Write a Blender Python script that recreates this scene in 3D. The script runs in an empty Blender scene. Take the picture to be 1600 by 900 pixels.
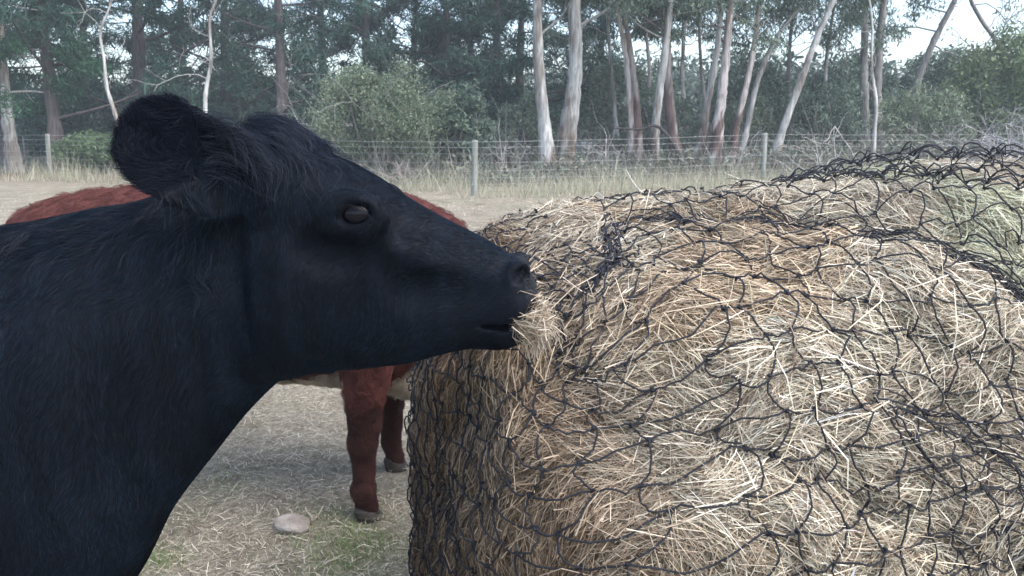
import bpy, math, random
import numpy as np
from mathutils import Vector, Matrix
from mathutils.bvhtree import BVHTree

rng = np.random.default_rng(7)
random.seed(7)
sc = bpy.context.scene
COL = sc.collection

# ------------------------------------------------------------------ camera, sky, sun, exposure
F_PX = 1256.0            # focal length in pixels of the 1600 px wide photograph
PITCH = math.radians(11.3)
CAM = np.array([0.0, 0.0, 1.5])
cam_d = bpy.data.cameras.new("camera")
cam_d.sensor_width = 36.0
cam_d.lens = 36.0 * F_PX / 1600.0
cam_d.clip_start = 0.05
cam_d.clip_end = 1200
cam_d.dof.use_dof = True
cam_d.dof.focus_distance = 1.35
cam_d.dof.aperture_fstop = 17.0
cam = bpy.data.objects.new("camera", cam_d)
COL.objects.link(cam)
cam.location = CAM
cam.rotation_euler = (math.pi / 2 - PITCH, 0, 0)
sc.camera = cam

SUN_EL, SUN_AZ = math.radians(56), math.radians(122)    # azimuth clockwise from +Y: high on the right
world = bpy.data.worlds.new("World")
sc.world = world
world.use_nodes = True
wn = world.node_tree
bg = wn.nodes["Background"]
sky = wn.nodes.new("ShaderNodeTexSky")
sky.sky_type = 'NISHITA'
sky.sun_disc = False
sky.sun_elevation = SUN_EL
sky.sun_rotation = SUN_AZ
sky.air_density = 1.0
sky.dust_density = 2.5
sky.ozone_density = 1.0
wn.links.new(sky.outputs[0], bg.inputs[0])
bg.inputs[1].default_value = 0.15
sun_d = bpy.data.lights.new("sun", 'SUN')
sun_d.energy = 1.35
sun_d.angle = math.radians(60)
sun_d.color = (1.0, 0.97, 0.94)
sun = bpy.data.objects.new("sun", sun_d)
COL.objects.link(sun)
sd = Vector((math.sin(SUN_AZ) * math.cos(SUN_EL), math.cos(SUN_AZ) * math.cos(SUN_EL), math.sin(SUN_EL)))
sun.rotation_euler = sd.to_track_quat('Z', 'Y').to_euler()
sc.view_settings.view_transform = 'Standard'
sc.view_settings.look = 'None'
sc.view_settings.gamma = 1.0
sc.view_settings.exposure = 1.52
sc.cycles.use_denoising = True
sc.cycles.max_bounces = 6
sc.cycles.diffuse_bounces = 3
sc.cycles.volume_bounces = 0
sc.cycles.sample_clamp_indirect = 6


# ------------------------------------------------------------------ helpers
def at(px, py, Y):
    """world point at depth Y seen at pixel (px, py) of the photograph"""
    dx, up = (px - 800) / F_PX, (450 - py) / F_PX
    t = Y / (math.cos(PITCH) + up * math.sin(PITCH))
    return np.array([t * dx, Y, CAM[2] + t * (up * math.cos(PITCH) - math.sin(PITCH))])


def tag(o, label=None, cat=None, group=None, kind=None):
    if label: o["label"] = label
    if cat: o["category"] = cat
    if group: o["group"] = group
    if kind: o["kind"] = kind
    return o


def empty(name, loc):
    o = bpy.data.objects.new(name, None)
    COL.objects.link(o)
    o.location = loc
    o.empty_display_size = 0.1
    return o


def mesh_obj(name, V, Fq, mat, parent=None, smooth=True, col=None, link=True):
    """V (n,3); Fq (m,k) int array or list of such arrays; col (n,3) optional point colours"""
    V = np.asarray(V, dtype=np.float32)
    if not isinstance(Fq, list): Fq = [Fq]
    Fq = [np.asarray(f, dtype=np.int32) for f in Fq if len(f)]
    me = bpy.data.meshes.new(name)
    me.vertices.add(len(V))
    me.vertices.foreach_set("co", V.ravel())
    loops = np.concatenate([f.ravel() for f in Fq])
    sizes = np.concatenate([np.full(len(f), f.shape[1], dtype=np.int32) for f in Fq])
    starts = np.concatenate([[0], np.cumsum(sizes)[:-1]]).astype(np.int32)
    me.loops.add(len(loops))
    me.loops.foreach_set("vertex_index", loops)
    me.polygons.add(len(sizes))
    me.polygons.foreach_set("loop_start", starts)
    me.polygons.foreach_set("loop_total", sizes)
    me.polygons.foreach_set("use_smooth", np.full(len(sizes), smooth))
    me.update(calc_edges=True)
    if col is not None:
        a = me.color_attributes.new("col", 'FLOAT_COLOR', 'POINT')
        c = np.ones((len(V), 4), dtype=np.float32)
        c[:, :3] = col
        a.data.foreach_set("color", c.ravel())
    if mat: me.materials.append(mat)
    o = bpy.data.objects.new(name, me)
    if link: COL.objects.link(o)
    if parent:
        o.parent = parent
        V2 = V - np.array(parent.location, dtype=np.float32)
        me.vertices.foreach_set("co", V2.ravel())
        me.update()
    return o


class Tubes:
    def __init__(s): s.V, s.F, s.C, s.n = [], [], [], 0

    def add(s, P, R, sides=6, col=None):
        P = np.asarray(P, float); n = len(P)
        R = np.broadcast_to(np.asarray(R, float), (n,))
        T = np.gradient(P, axis=0); T /= np.linalg.norm(T, axis=1, keepdims=True) + 1e-9
        ref = np.array([0.31, 0.87, 0.38]) if abs(T.mean(0)[1]) < 0.8 else np.array([0.9, 0.1, 0.4])
        A = np.cross(T, ref); A /= np.linalg.norm(A, axis=1, keepdims=True) + 1e-9
        B = np.cross(T, A)
        a = np.linspace(0, 2 * np.pi, sides, endpoint=False)
        V = P[:, None] + R[:, None, None] * (np.cos(a)[None, :, None] * A[:, None] + np.sin(a)[None, :, None] * B[:, None])
        s.V.append(V.reshape(-1, 3))
        i = np.arange(n - 1)[:, None] * sides; j = np.arange(sides)[None]; k = (j + 1) % sides
        s.F.append((np.stack([i + j, i + k, i + sides + k, i + sides + j], -1).reshape(-1, 4)) + s.n)
        if col is not None: s.C.append(np.broadcast_to(np.asarray(col, float), (n * sides, 3)))
        s.n += n * sides

    def obj(s, name, mat, parent=None):
        return mesh_obj(name, np.concatenate(s.V), np.concatenate(s.F), mat, parent, col=np.concatenate(s.C) if s.C else None)


def snoise(P, f, seed=0, oct=3):
    """smooth pseudo noise in [-1,1] from summed sines"""
    r = np.random.default_rng(seed)
    out = np.zeros(P.shape[:-1]); amp = 1.0; tot = 0
    for o in range(oct):
        for _ in range(3):
            k = r.normal(size=3); k *= f / np.linalg.norm(k) * (0.7 + 0.6 * r.random())
            out += amp * np.sin(P @ k + r.random() * 6.28)
        tot += amp * 1.7; amp *= 0.55; f *= 2.1
    return out / tot


def spline(P, n):
    """Catmull-Rom resample"""
    P = np.asarray(P, float)
    if len(P) < 3:
        t = np.linspace(0, 1, n)[:, None]
        return P[0] * (1 - t) + P[-1] * t
    Q = np.vstack([2 * P[0] - P[1], P, 2 * P[-1] - P[-2]])
    u = np.linspace(0, len(P) - 1 - 1e-6, n); i = u.astype(int); t = (u - i)[:, None]
    a, b, c, d = Q[i], Q[i + 1], Q[i + 2], Q[i + 3]
    return 0.5 * ((2 * b) + (c - a) * t + (2 * a - 5 * b + 4 * c - d) * t ** 2 + (3 * b - a - 3 * c + d) * t ** 3)


# ------------------------------------------------------------------ materials
def new_mat(name, rough=0.8, spec=0.3):
    m = bpy.data.materials.new(name); m.use_nodes = True
    nt = m.node_tree; b = nt.nodes["Principled BSDF"]
    b.inputs["Roughness"].default_value = rough
    b.inputs["Specular IOR Level"].default_value = spec
    return m, nt, b


def noise_mat(name, stops, scale=5.0, stretch=(1, 1, 1), rough=0.85, spec=0.25, bump=0.0, bscale=40.0, detail=6.0, transl=0.0, dist=0.0, coords="Object"):
    m, nt, b = new_mat(name, rough, spec)
    tc = nt.nodes.new("ShaderNodeTexCoord"); mp = nt.nodes.new("ShaderNodeMapping")
    mp.inputs["Scale"].default_value = stretch
    nt.links.new(tc.outputs[coords], mp.inputs[0])
    nz = nt.nodes.new("ShaderNodeTexNoise"); nz.inputs["Scale"].default_value = scale; nz.inputs["Detail"].default_value = detail
    nz.inputs["Distortion"].default_value = dist
    nt.links.new(mp.outputs[0], nz.inputs[0])
    rp = nt.nodes.new("ShaderNodeValToRGB")
    el = rp.color_ramp.elements
    while len(el) < len(stops): el.new(0.5)
    for e, (p, c) in zip(el, stops): e.position = p; e.color = (*c, 1)
    nt.links.new(nz.outputs[0], rp.inputs[0]); nt.links.new(rp.outputs[0], b.inputs["Base Color"])
    if bump:
        n2 = nt.nodes.new("ShaderNodeTexNoise"); n2.inputs["Scale"].default_value = bscale; n2.inputs["Detail"].default_value = 5
        nt.links.new(mp.outputs[0], n2.inputs[0])
        bp = nt.nodes.new("ShaderNodeBump"); bp.inputs["Strength"].default_value = bump; bp.inputs["Distance"].default_value = 0.01
        nt.links.new(n2.outputs[0], bp.inputs["Height"]); nt.links.new(bp.outputs[0], b.inputs["Normal"])
    return m


def attr_mat(name, rough=0.7, spec=0.3, transl=0.0, attr="col"):
    m, nt, b = new_mat(name, rough, spec)
    a = nt.nodes.new("ShaderNodeAttribute"); a.attribute_name = attr
    nt.links.new(a.outputs["Color"], b.inputs["Base Color"])
    if transl:
        tr = nt.nodes.new("ShaderNodeBsdfTranslucent"); mx = nt.nodes.new("ShaderNodeMixShader")
        mx.inputs[0].default_value = transl
        nt.links.new(a.outputs["Color"], tr.inputs[0])
        nt.links.new(b.outputs[0], mx.inputs[1]); nt.links.new(tr.outputs[0], mx.inputs[2])
        nt.links.new(mx.outputs[0], nt.nodes["Material Output"].inputs[0])
    return m


M_STRAW = attr_mat("straw", 0.62, 0.35, 0.18)
M_LEAF = attr_mat("leaf", 0.6, 0.3, 0.25)
M_BARK = attr_mat("bark", 0.85, 0.2)
_nt = M_BARK.node_tree; _b = _nt.nodes["Principled BSDF"]; _at = [n for n in _nt.nodes if n.type == 'ATTRIBUTE'][0]
_g = _nt.nodes.new("ShaderNodeNewGeometry"); _m = _nt.nodes.new("ShaderNodeMapping"); _m.inputs["Scale"].default_value = (1, 1, 0.14)
_nt.links.new(_g.outputs["Position"], _m.inputs[0])
_n = _nt.nodes.new("ShaderNodeTexNoise"); _n.inputs["Scale"].default_value = 16; _n.inputs["Detail"].default_value = 8; _nt.links.new(_m.outputs[0], _n.inputs[0])
_r = _nt.nodes.new("ShaderNodeMapRange"); _r.inputs[1].default_value = 0.3; _r.inputs[2].default_value = 0.7; _r.inputs[3].default_value = 0.55; _r.inputs[4].default_value = 1.4
_nt.links.new(_n.outputs[0], _r.inputs[0])
_x = _nt.nodes.new("ShaderNodeVectorMath"); _x.operation = 'SCALE'
_nt.links.new(_at.outputs["Color"], _x.inputs[0]); _nt.links.new(_r.outputs[0], _x.inputs["Scale"]); _nt.links.new(_x.outputs[0], _b.inputs["Base Color"])
_p = _nt.nodes.new("ShaderNodeBump"); _p.inputs["Strength"].default_value = 0.7; _p.inputs["Distance"].default_value = 0.03
_nt.links.new(_n.outputs[0], _p.inputs["Height"]); _nt.links.new(_p.outputs[0], _b.inputs["Normal"])
M_COREHAY = noise_mat("packed_hay", [(0.3, (0.05, 0.034, 0.02)), (0.5, (0.16, 0.115, 0.065)), (0.7, (0.30, 0.23, 0.13))], 28, bump=1.0, bscale=120)
M_NET = noise_mat("net_twine", [(0.3, (0.006, 0.008, 0.014)), (0.7, (0.022, 0.025, 0.036))], 90, rough=0.55, spec=0.4, bump=0.6, bscale=900)
M_BLACKHIDE = noise_mat("black_hide", [(0.3, (0.003, 0.0045, 0.008)), (0.7, (0.006, 0.008, 0.013))], 9, rough=0.65, spec=0.12, bump=0.15, bscale=260)
M_NOSE = noise_mat("wet_nose", [(0.3, (0.004, 0.005, 0.008)), (0.7, (0.012, 0.014, 0.018))], 60, rough=0.45, spec=0.2, bump=0.6, bscale=260)
M_EYE, _nt, _b = new_mat("eye_black", 0.03, 0.30); _b.inputs["Base Color"].default_value = (0.006, 0.006, 0.010, 1); _b.inputs["Specular IOR Level"].default_value = 0.24
M_POST = noise_mat("weathered_post", [(0.3, (0.15, 0.16, 0.14)), (0.7, (0.33, 0.34, 0.31))], 14, (1, 1, 0.12), bump=0.6, bscale=40)
M_STEEL = noise_mat("dark_steel_post", [(0.3, (0.05, 0.05, 0.055)), (0.7, (0.1, 0.1, 0.1))], 14)
M_WIRE, _nt, _b = new_mat("galvanised_wire", 0.45, 0.5); _b.inputs["Base Color"].default_value = (0.38, 0.40, 0.40, 1); _b.inputs["Metallic"].default_value = 0.3
M_STONE = noise_mat("pale_stone", [(0.25, (0.17, 0.145, 0.125)), (0.5, (0.30, 0.27, 0.24)), (0.75, (0.42, 0.38, 0.35))], 16, bump=0.8, bscale=60)
M_HOOF = noise_mat("hoof", [(0.3, (0.02, 0.016, 0.014)), (0.7, (0.06, 0.05, 0.042))], 30, (1, 1, 4), rough=0.6)

# ------------------------------------------------------------------ ground
def fence_y(x):
    return np.interp(x, [-40, -14.5, -6.2, -0.85, 6.4, 16, 60], [36, 25.6, 20.6, 18.2, 20.9, 24.6, 42])


def ground_z(x, y):
    P = np.stack([x, y, 0 * x], -1)
    z = 0.010 * snoise(P, 9.0, 1) + 0.028 * snoise(P, 1.6, 2, 2)
    z = z * np.clip(1.6 - np.hypot(x, y) / 45, 0.15, 1)
    return z


def build_ground():
    ax = np.concatenate([np.linspace(-450, -30, 12), np.linspace(-25, -6, 20), np.linspace(-5.6, 5.6, 220), np.linspace(6, 25, 20), np.linspace(30, 450, 12)])
    ay = np.concatenate([np.linspace(-60, -3, 8), np.linspace(-2, 1.2, 12), np.linspace(1.25, 9, 260), np.linspace(9.2, 34, 120), np.linspace(38, 700, 24)])
    X, Y = np.meshgrid(ax, ay, indexing='ij')
    Z = ground_z(X, Y)
    V = np.stack([X, Y, Z], -1).reshape(-1, 3)
    i, j = np.meshgrid(np.arange(len(ax) - 1), np.arange(len(ay) - 1), indexing='ij')
    a = i * len(ay) + j
    Fq = np.stack([a, a + len(ay), a + len(ay) + 1, a + 1], -1).reshape(-1, 4)
    m, nt, b = new_mat("paddock_earth", 0.95, 0.1)
    N, L = nt.nodes, nt.links
    geo = N.new("ShaderNodeNewGeometry")

    def nz(s, d=8, r=0.6, vec=None):
        n = N.new("ShaderNodeTexNoise"); n.inputs["Scale"].default_value = s; n.inputs["Detail"].default_value = d; n.inputs["Roughness"].default_value = r
        L.new(vec or geo.outputs["Position"], n.inputs[0]); return n

    def ramp(src, st):
        r = N.new("ShaderNodeValToRGB"); el = r.color_ramp.elements
        while len(el) < len(st): el.new(0.5)
        for e, (p, c) in zip(el, st): e.position = p; e.color = (*c, 1)
        L.new(src, r.inputs[0]); return r

    def mix(f, A, B, t='MIX'):
        x = N.new("ShaderNodeMix"); x.data_type = 'RGBA'; x.blend_type = t
        if isinstance(f, float): x.inputs[0].default_value = f
        else: L.new(f, x.inputs[0])
        L.new(A, x.inputs[6]); L.new(B, x.inputs[7]); return x.outputs[2]
    base = ramp(nz(34, 12, 0.75).outputs[0], [(0.3, (0.12, 0.10, 0.075)), (0.5, (0.28, 0.25, 0.195)), (0.7, (0.46, 0.42, 0.335))])
    dung = ramp(nz(1.1, 5, 0.6).outputs[0], [(0.26, (0.25, 0.25, 0.25)), (0.37, (1, 1, 1))])
    dark = ramp(nz(40, 6).outputs[0], [(0.3, (0.09, 0.07, 0.05)), (0.7, (0.22, 0.17, 0.125))])
    c1 = mix(dung.outputs[0], dark.outputs[0], base.outputs[0])
    green = ramp(nz(60, 4).outputs[0], [(0.3, (0.06, 0.09, 0.04)), (0.7, (0.19, 0.22, 0.12))])
    gm = ramp(nz(0.8, 6, 0.7).outputs[0], [(0.50, (0, 0, 0)), (0.70, (0.5, 0.5, 0.5))])
    c2 = mix(gm.outputs[0], c1, green.outputs[0])
    sep = N.new("ShaderNodeSeparateXYZ"); L.new(geo.outputs["Position"], sep.inputs[0])
    wood = N.new("ShaderNodeMapRange"); wood.inputs[1].default_value = 21; wood.inputs[2].default_value = 27
    L.new(sep.outputs[1], wood.inputs[0])
    litter = ramp(nz(3.0, 8, 0.7).outputs[0], [(0.3, (0.08, 0.06, 0.045)), (0.55, (0.20, 0.15, 0.11)), (0.75, (0.30, 0.26, 0.20))])
    c3 = mix(wood.outputs[0], c2, litter.outputs[0])
    patch = ramp(nz(2.4, 10, 0.75).outputs[0], [(0.36, (0.72, 0.70, 0.67)), (0.5, (1.0, 1.0, 1.0)), (0.62, (1.2, 1.2, 1.2))])
    c3 = mix(1.0, c3, patch.outputs[0], 'MULTIPLY')
    L.new(c3, b.inputs["Base Color"])
    bp = N.new("ShaderNodeBump"); bp.inputs["Strength"].default_value = 1.0; bp.inputs["Distance"].default_value = 0.03
    L.new(nz(55, 8, 0.7).outputs[0], bp.inputs["Height"]); L.new(bp.outputs[0], b.inputs["Normal"])
    o = mesh_obj("ground", V, Fq, m)
    o["kind"] = "structure"


build_ground()


# ------------------------------------------------------------------ ribbons (straws, leaves, grass blades)
def ribbons(P, D, Nn, L, W, bend, col, segs=2, taper=1.0):
    """P root centre (n,3), D direction, Nn lift normal, L length, W width, bend; returns V,F,C"""
    n = len(P)
    D = D / (np.linalg.norm(D, axis=1, keepdims=True) + 1e-9)
    S = np.cross(D, Nn); S /= np.linalg.norm(S, axis=1, keepdims=True) + 1e-9
    B = np.cross(S, D)
    t = np.linspace(0, 1, segs + 1)
    c = P[:, None] + D[:, None] * (L[:, None] * t)[..., None] + (B[:, None] + 0.4 * S[:, None]) * (bend[:, None] * L[:, None] * (t ** 2 if taper < 1 else 4 * t * (1 - t)))[..., None]
    w = W[:, None] * (1 - (1 - taper) * t)[None] * 0.5
    V = np.stack([c - S[:, None] * w[..., None], c + S[:, None] * w[..., None]], 2)   # n, segs+1, 2, 3
    base = (np.arange(n) * (segs + 1) * 2)[:, None] + (np.arange(segs) * 2)[None]
    Fq = np.stack([base, base + 1, base + 3, base + 2], -1).reshape(-1, 4)
    C = np.repeat(col, (segs + 1) * 2, axis=0)
    return V.reshape(-1, 3), Fq, C


def merge(parts):
    V, Fq, C, n = [], [], [], 0
    for v, f, c in parts:
        V.append(v); Fq.append(f + n); C.append(c); n += len(v)
    return np.concatenate(V), np.concatenate(Fq), np.concatenate(C)


def palette(cols, n, r=rng, jit=0.12):
    c = np.array(cols)[r.integers(0, len(cols), n)]
    return np.clip(c * (1 + jit * r.normal(size=(n, 1))), 0.003, 0.9)


def rand_unit(n, r=rng):
    v = r.normal(size=(n, 3)); return v / np.linalg.norm(v, axis=1, keepdims=True)


# ------------------------------------------------------------------ surface nets for the animals
def surface_nets(Fv, xs, ys, zs):
    ins = Fv < 0
    nx, ny, nz = Fv.shape
    cnt = np.zeros((nx - 1, ny - 1, nz - 1), np.int8)
    for a in (0, 1):
        for b in (0, 1):
            for c in (0, 1):
                cnt += ins[a:nx - 1 + a, b:ny - 1 + b, c:nz - 1 + c]
    mixed = (cnt > 0) & (cnt < 8)
    ci = np.argwhere(mixed)
    idx = -np.ones(mixed.shape, np.int64); idx[mixed] = np.arange(len(ci))
    acc = np.zeros((len(ci), 3)); k = np.zeros(len(ci))
    corners = [(a, b, c) for a in (0, 1) for b in (0, 1) for c in (0, 1)]
    for c0 in corners:
        for ax in range(3):
            if c0[ax]: continue
            c1 = list(c0); c1[ax] = 1
            p0, p1 = ci + c0, ci + c1
            f0, f1 = Fv[tuple(p0.T)], Fv[tuple(p1.T)]
            m = (f0 < 0) != (f1 < 0)
            t = np.where(m, f0 / np.where(m, f0 - f1, 1), 0)
            q = p0.astype(float); q[:, ax] += t
            acc[m] += q[m]; k[m] += 1
    acc /= k[:, None]
    V = np.stack([np.interp(acc[:, 0], np.arange(nx), xs), np.interp(acc[:, 1], np.arange(ny), ys), np.interp(acc[:, 2], np.arange(nz), zs)], -1)
    faces = []
    for ax in range(3):
        sl0 = [slice(1, -1)] * 3; sl1 = [slice(1, -1)] * 3
        sl0[ax] = slice(0, -1); sl1[ax] = slice(1, None)
        e0, e1 = ins[tuple(sl0)], ins[tuple(sl1)]
        E = np.argwhere(e0 != e1)
        flip = e0[tuple(E.T)]
        E = E + [0 if a == ax else 1 for a in range(3)]
        b, c = [(1, 2), (2, 0), (0, 1)][ax]
        ob, oc = np.eye(3, dtype=int)[b], np.eye(3, dtype=int)[c]
        g = lambda d: idx[tuple((E - d).T)]
        q = np.stack([g(ob + oc), g(oc), g(0 * ob), g(ob)], -1)
        q[~flip] = q[~flip][:, ::-1]
        faces.append(q)
    return V, np.concatenate(faces)


def relax(V, Fq, it=2, lam=0.5):
    n = len(V)
    e = np.concatenate([Fq[:, [0, 1]], Fq[:, [1, 2]], Fq[:, [2, 3]], Fq[:, [3, 0]]])
    deg = np.bincount(e[:, 0], minlength=n) + np.bincount(e[:, 1], minlength=n)
    for _ in range(it):
        for l in (lam, -lam * 1.03):
            acc = np.stack([np.bincount(e[:, 0], V[e[:, 1], k], n) + np.bincount(e[:, 1], V[e[:, 0], k], n) for k in range(3)], -1)
            V = V + l * (acc / np.maximum(deg, 1)[:, None] - V)
    return V


class Field:
    """signed field on a rectilinear grid; primitives are folded in with smooth union or cut"""
    def __init__(s, xs, ys, zs):
        s.xs, s.ys, s.zs = xs, ys, zs
        s.F = np.full((len(xs), len(ys), len(zs)), 1.0, np.float32)

    def sub(s, lo, hi):
        sl = tuple(slice(max(0, np.searchsorted(a, l) - 1), np.searchsorted(a, h) + 1) for a, l, h in zip((s.xs, s.ys, s.zs), lo, hi))
        G = np.meshgrid(s.xs[sl[0]], s.ys[sl[1]], s.zs[sl[2]], indexing='ij')
        return sl, G

    def add(s, fn, lo, hi, k=0.02, cut=False):
        sl, G = s.sub(np.array(lo) - 3 * k - .02, np.array(hi) + 3 * k + .02)
        if min(G[0].shape) == 0: return
        f = fn(*G); a = s.F[sl]
        if cut:
            h = np.clip(0.5 - 0.5 * (a + f) / k, 0, 1); s.F[sl] = a * (1 - h) - f * h + k * h * (1 - h)
        else:
            h = np.clip(0.5 + 0.5 * (a - f) / k, 0, 1); s.F[sl] = a * (1 - h) + f * h - k * h * (1 - h)

    def ell(s, c, r, k=0.02, R=None, cut=False, both=False):
        c, r = np.array(c, float), np.array(r, float)
        R = np.eye(3) if R is None else np.array(R)       # rows: axes of the ellipsoid
        def fn(X, Y, Z):
            d = np.stack([X - c[0], Y - c[1], Z - c[2]], -1) @ R.T
            q = np.linalg.norm(d / r, axis=-1); g = np.linalg.norm(d / r ** 2, axis=-1) + 1e-6
            return q * (q - 1) / g
        m = r.max()
        s.add(fn, c - m, c + m, k, cut)
        if both:
            c2 = c * [1, -1, 1]; R2 = R * [1, -1, 1]
            s.ell(c2, r, k, R2, cut)

    def cone(s, a, b, ra, rb, k=0.02, both=False):
        a, b = np.array(a, float), np.array(b, float); d = b - a; L2 = d @ d
        def fn(X, Y, Z):
            p = np.stack([X - a[0], Y - a[1], Z - a[2]], -1)
            t = np.clip(p @ d / L2, 0, 1)
            return np.linalg.norm(p - t[..., None] * d, axis=-1) - (ra + (rb - ra) * t)
        m = max(ra, rb)
        s.add(fn, np.minimum(a, b) - m, np.maximum(a, b) + m, k)
        if both: s.cone(a * [1, -1, 1], b * [1, -1, 1], ra, rb, k)

    def loft(s, x, top, bot, W, mid, p=2.0, k=0.02):
        """x ascending control stations; top/bot/W/mid(widest, 0..1 from bottom) per station"""
        def fn(X, Y, Z):
            xx = X[:, 0, 0]
            def itp(v):                                   # smooth interpolation of stations
                return np.interp(xx, x, v)
            T, B, w, m = itp(top), itp(bot), itp(W), itp(mid)
            pp = itp(p if np.ndim(p) else np.full(len(x), p))
            T, B, w, m, pp = [v[:, None, None] for v in (T, B, w, m, pp)]
            zm = B + (T - B) * m
            hv = np.where(Z > zm, T - zm, zm - B)
            hv = np.maximum(hv, 0.004); w = np.maximum(w, 0.004)
            q = ((np.abs(Y) / w) ** pp + (np.abs(Z - zm) / hv) ** pp) ** (1 / pp)
            f = (q - 1) * np.minimum(w, hv)
            f = np.maximum(f, np.maximum(x[0] - X, X - x[-1]))
            return f
        s.add(fn, (x[0], -0.5, min(bot)), (x[-1], 0.5, max(top)), k)


def smooth_st(x, cols, n=90):
    """resample stations with Catmull-Rom for a smooth profile"""
    P = np.column_stack([x] + cols)
    Q = spline(P, n)
    o = np.argsort(Q[:, 0]); Q = Q[o]
    return Q[:, 0], [Q[:, i + 1] for i in range(len(cols))]


def vnormals(V, Fq):
    fn = np.cross(V[Fq[:, 2]] - V[Fq[:, 0]], V[Fq[:, 3]] - V[Fq[:, 1]])
    N = np.zeros_like(V)
    for i in range(4):
        for k in range(3): N[:, k] += np.bincount(Fq[:, i], fn[:, k], len(V))
    return N / (np.linalg.norm(N, axis=1, keepdims=True) + 1e-12)


def sample_surface(V, Fq, n, wfn, r):
    c = V[Fq].mean(1)
    ar = np.linalg.norm(np.cross(V[Fq[:, 2]] - V[Fq[:, 0]], V[Fq[:, 3]] - V[Fq[:, 1]]), axis=1)
    w = ar * wfn(c); w /= w.sum()
    f = r.choice(len(Fq), n, p=w)
    u, v = r.random((n, 1)), r.random((n, 1))
    def bil(A): q = A[Fq[f]]; return (q[:, 0] * (1 - u) + q[:, 1] * u) * (1 - v) + (q[:, 3] * (1 - u) + q[:, 2] * u) * v
    Nn = vnormals(V, Fq)
    P = bil(V); N = bil(Nn); N /= np.linalg.norm(N, axis=1, keepdims=True) + 1e-9
    return P, N


def hair_obj(name, P, N, D, L, lift, R, mat, parent, curl=0.0, clump=0.0, npts=5, seed=3, droop=0.0, colr=None):
    """P,N,D are in the parent's local space"""
    n = len(P); r = np.random.default_rng(seed)
    T = D - N * (D * N).sum(1, keepdims=True); T /= np.linalg.norm(T, axis=1, keepdims=True) + 1e-9
    S = np.cross(N, T)
    ang = clump * 1.3 * snoise(P, 70, seed, 2) + clump * 0.7 * snoise(P, 18, seed + 1, 2) + r.normal(size=n) * 0.16
    T = T * np.cos(ang)[:, None] + S * np.sin(ang)[:, None]; S = np.cross(N, T)
    L = L * (0.7 + 0.5 * r.random(n)); lift = lift * (0.7 + 0.6 * r.random(n))
    t = np.linspace(0, 1, npts)[None, :, None]
    la = lift[:, None, None] * (1 - 0.75 * t)
    pts = P[:, None] + L[:, None, None] * (T[:, None] * t + N[:, None] * la * t)
    if curl:
        ph = 6.28 * snoise(P, 25, seed + 5, 2)[:, None, None] + r.random((n, 1, 1)) * 0.9
        cr = curl * L[:, None, None]
        pts = pts + cr * (S[:, None] * (np.sin(ph + 7 * t) - np.sin(ph)) + N[:, None] * (np.cos(ph + 7 * t) - np.cos(ph)) * 0.5) * t ** 0.5
    if droop: pts[..., 2] -= (droop * L[:, None] * t[0, :, 0] ** 2)
    hc = bpy.data.hair_curves.new(name)
    hc.add_curves([npts] * n)
    hc.attributes["position"].data.foreach_set("vector", pts.astype(np.float32).ravel())
    ra = hc.attributes.get("radius") or hc.attributes.new("radius", 'FLOAT', 'POINT')
    rr = np.broadcast_to((R * (1 - 0.8 * np.linspace(0, 1, npts)))[None], (n, npts)).astype(np.float32)
    ra.data.foreach_set("value", np.ascontiguousarray(rr).ravel())
    if colr is not None:
        ca = hc.attributes.new("col", 'FLOAT_COLOR', 'CURVE')
        c4 = np.ones((n, 4), np.float32); c4[:, :3] = colr
        ca.data.foreach_set("color", c4.ravel())
    hc.materials.append(mat)
    o = bpy.data.objects.new(name, hc); COL.objects.link(o); o.parent = parent
    return o


def hooves(parent, name, pts, mat):
    for p in pts:
        for s in (-1, 1):
            V, Fq = [], []
            rings = [(0.0, 0.029, 0.052), (0.03, 0.028, 0.047), (0.065, 0.024, 0.037), (0.08, 0.017, 0.026)]
            nn = 14; a = np.linspace(0, 2 * np.pi, nn, endpoint=False)
            for (h, w, l) in rings:
                xx = np.cos(a) * l * np.where(np.cos(a) > 0, 1.15, 0.9) - h * 0.45 + 0.02
                V.append(np.stack([p[0] + xx, p[1] + s * 0.025 + np.sin(a) * w, np.full(nn, p[2] + h)], -1))
            V = np.concatenate(V)
            for i in range(len(rings) - 1):
                for j in range(nn): Fq.append([i * nn + j, i * nn + (j + 1) % nn, (i + 1) * nn + (j + 1) % nn, (i + 1) * nn + j])
            V = np.vstack([V, [[p[0], p[1] + s * 0.03, p[2] + 0.08]]])
            tri = [[3 * nn + j, 3 * nn + (j + 1) % nn, 4 * nn] for j in range(nn)]
            loc = np.array(parent.location)
            mesh_obj(name, V + loc, [np.array(Fq), np.array(tri)], mat, parent)


# ------------------------------------------------------------------ black cow
BY = 1.30                                   # depth of her middle plane


def px_prof(pairs, Y=BY):
    P = np.array([at(a, b, Y) for a, b in pairs]); return P[:, 0], P[:, 2]


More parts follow.
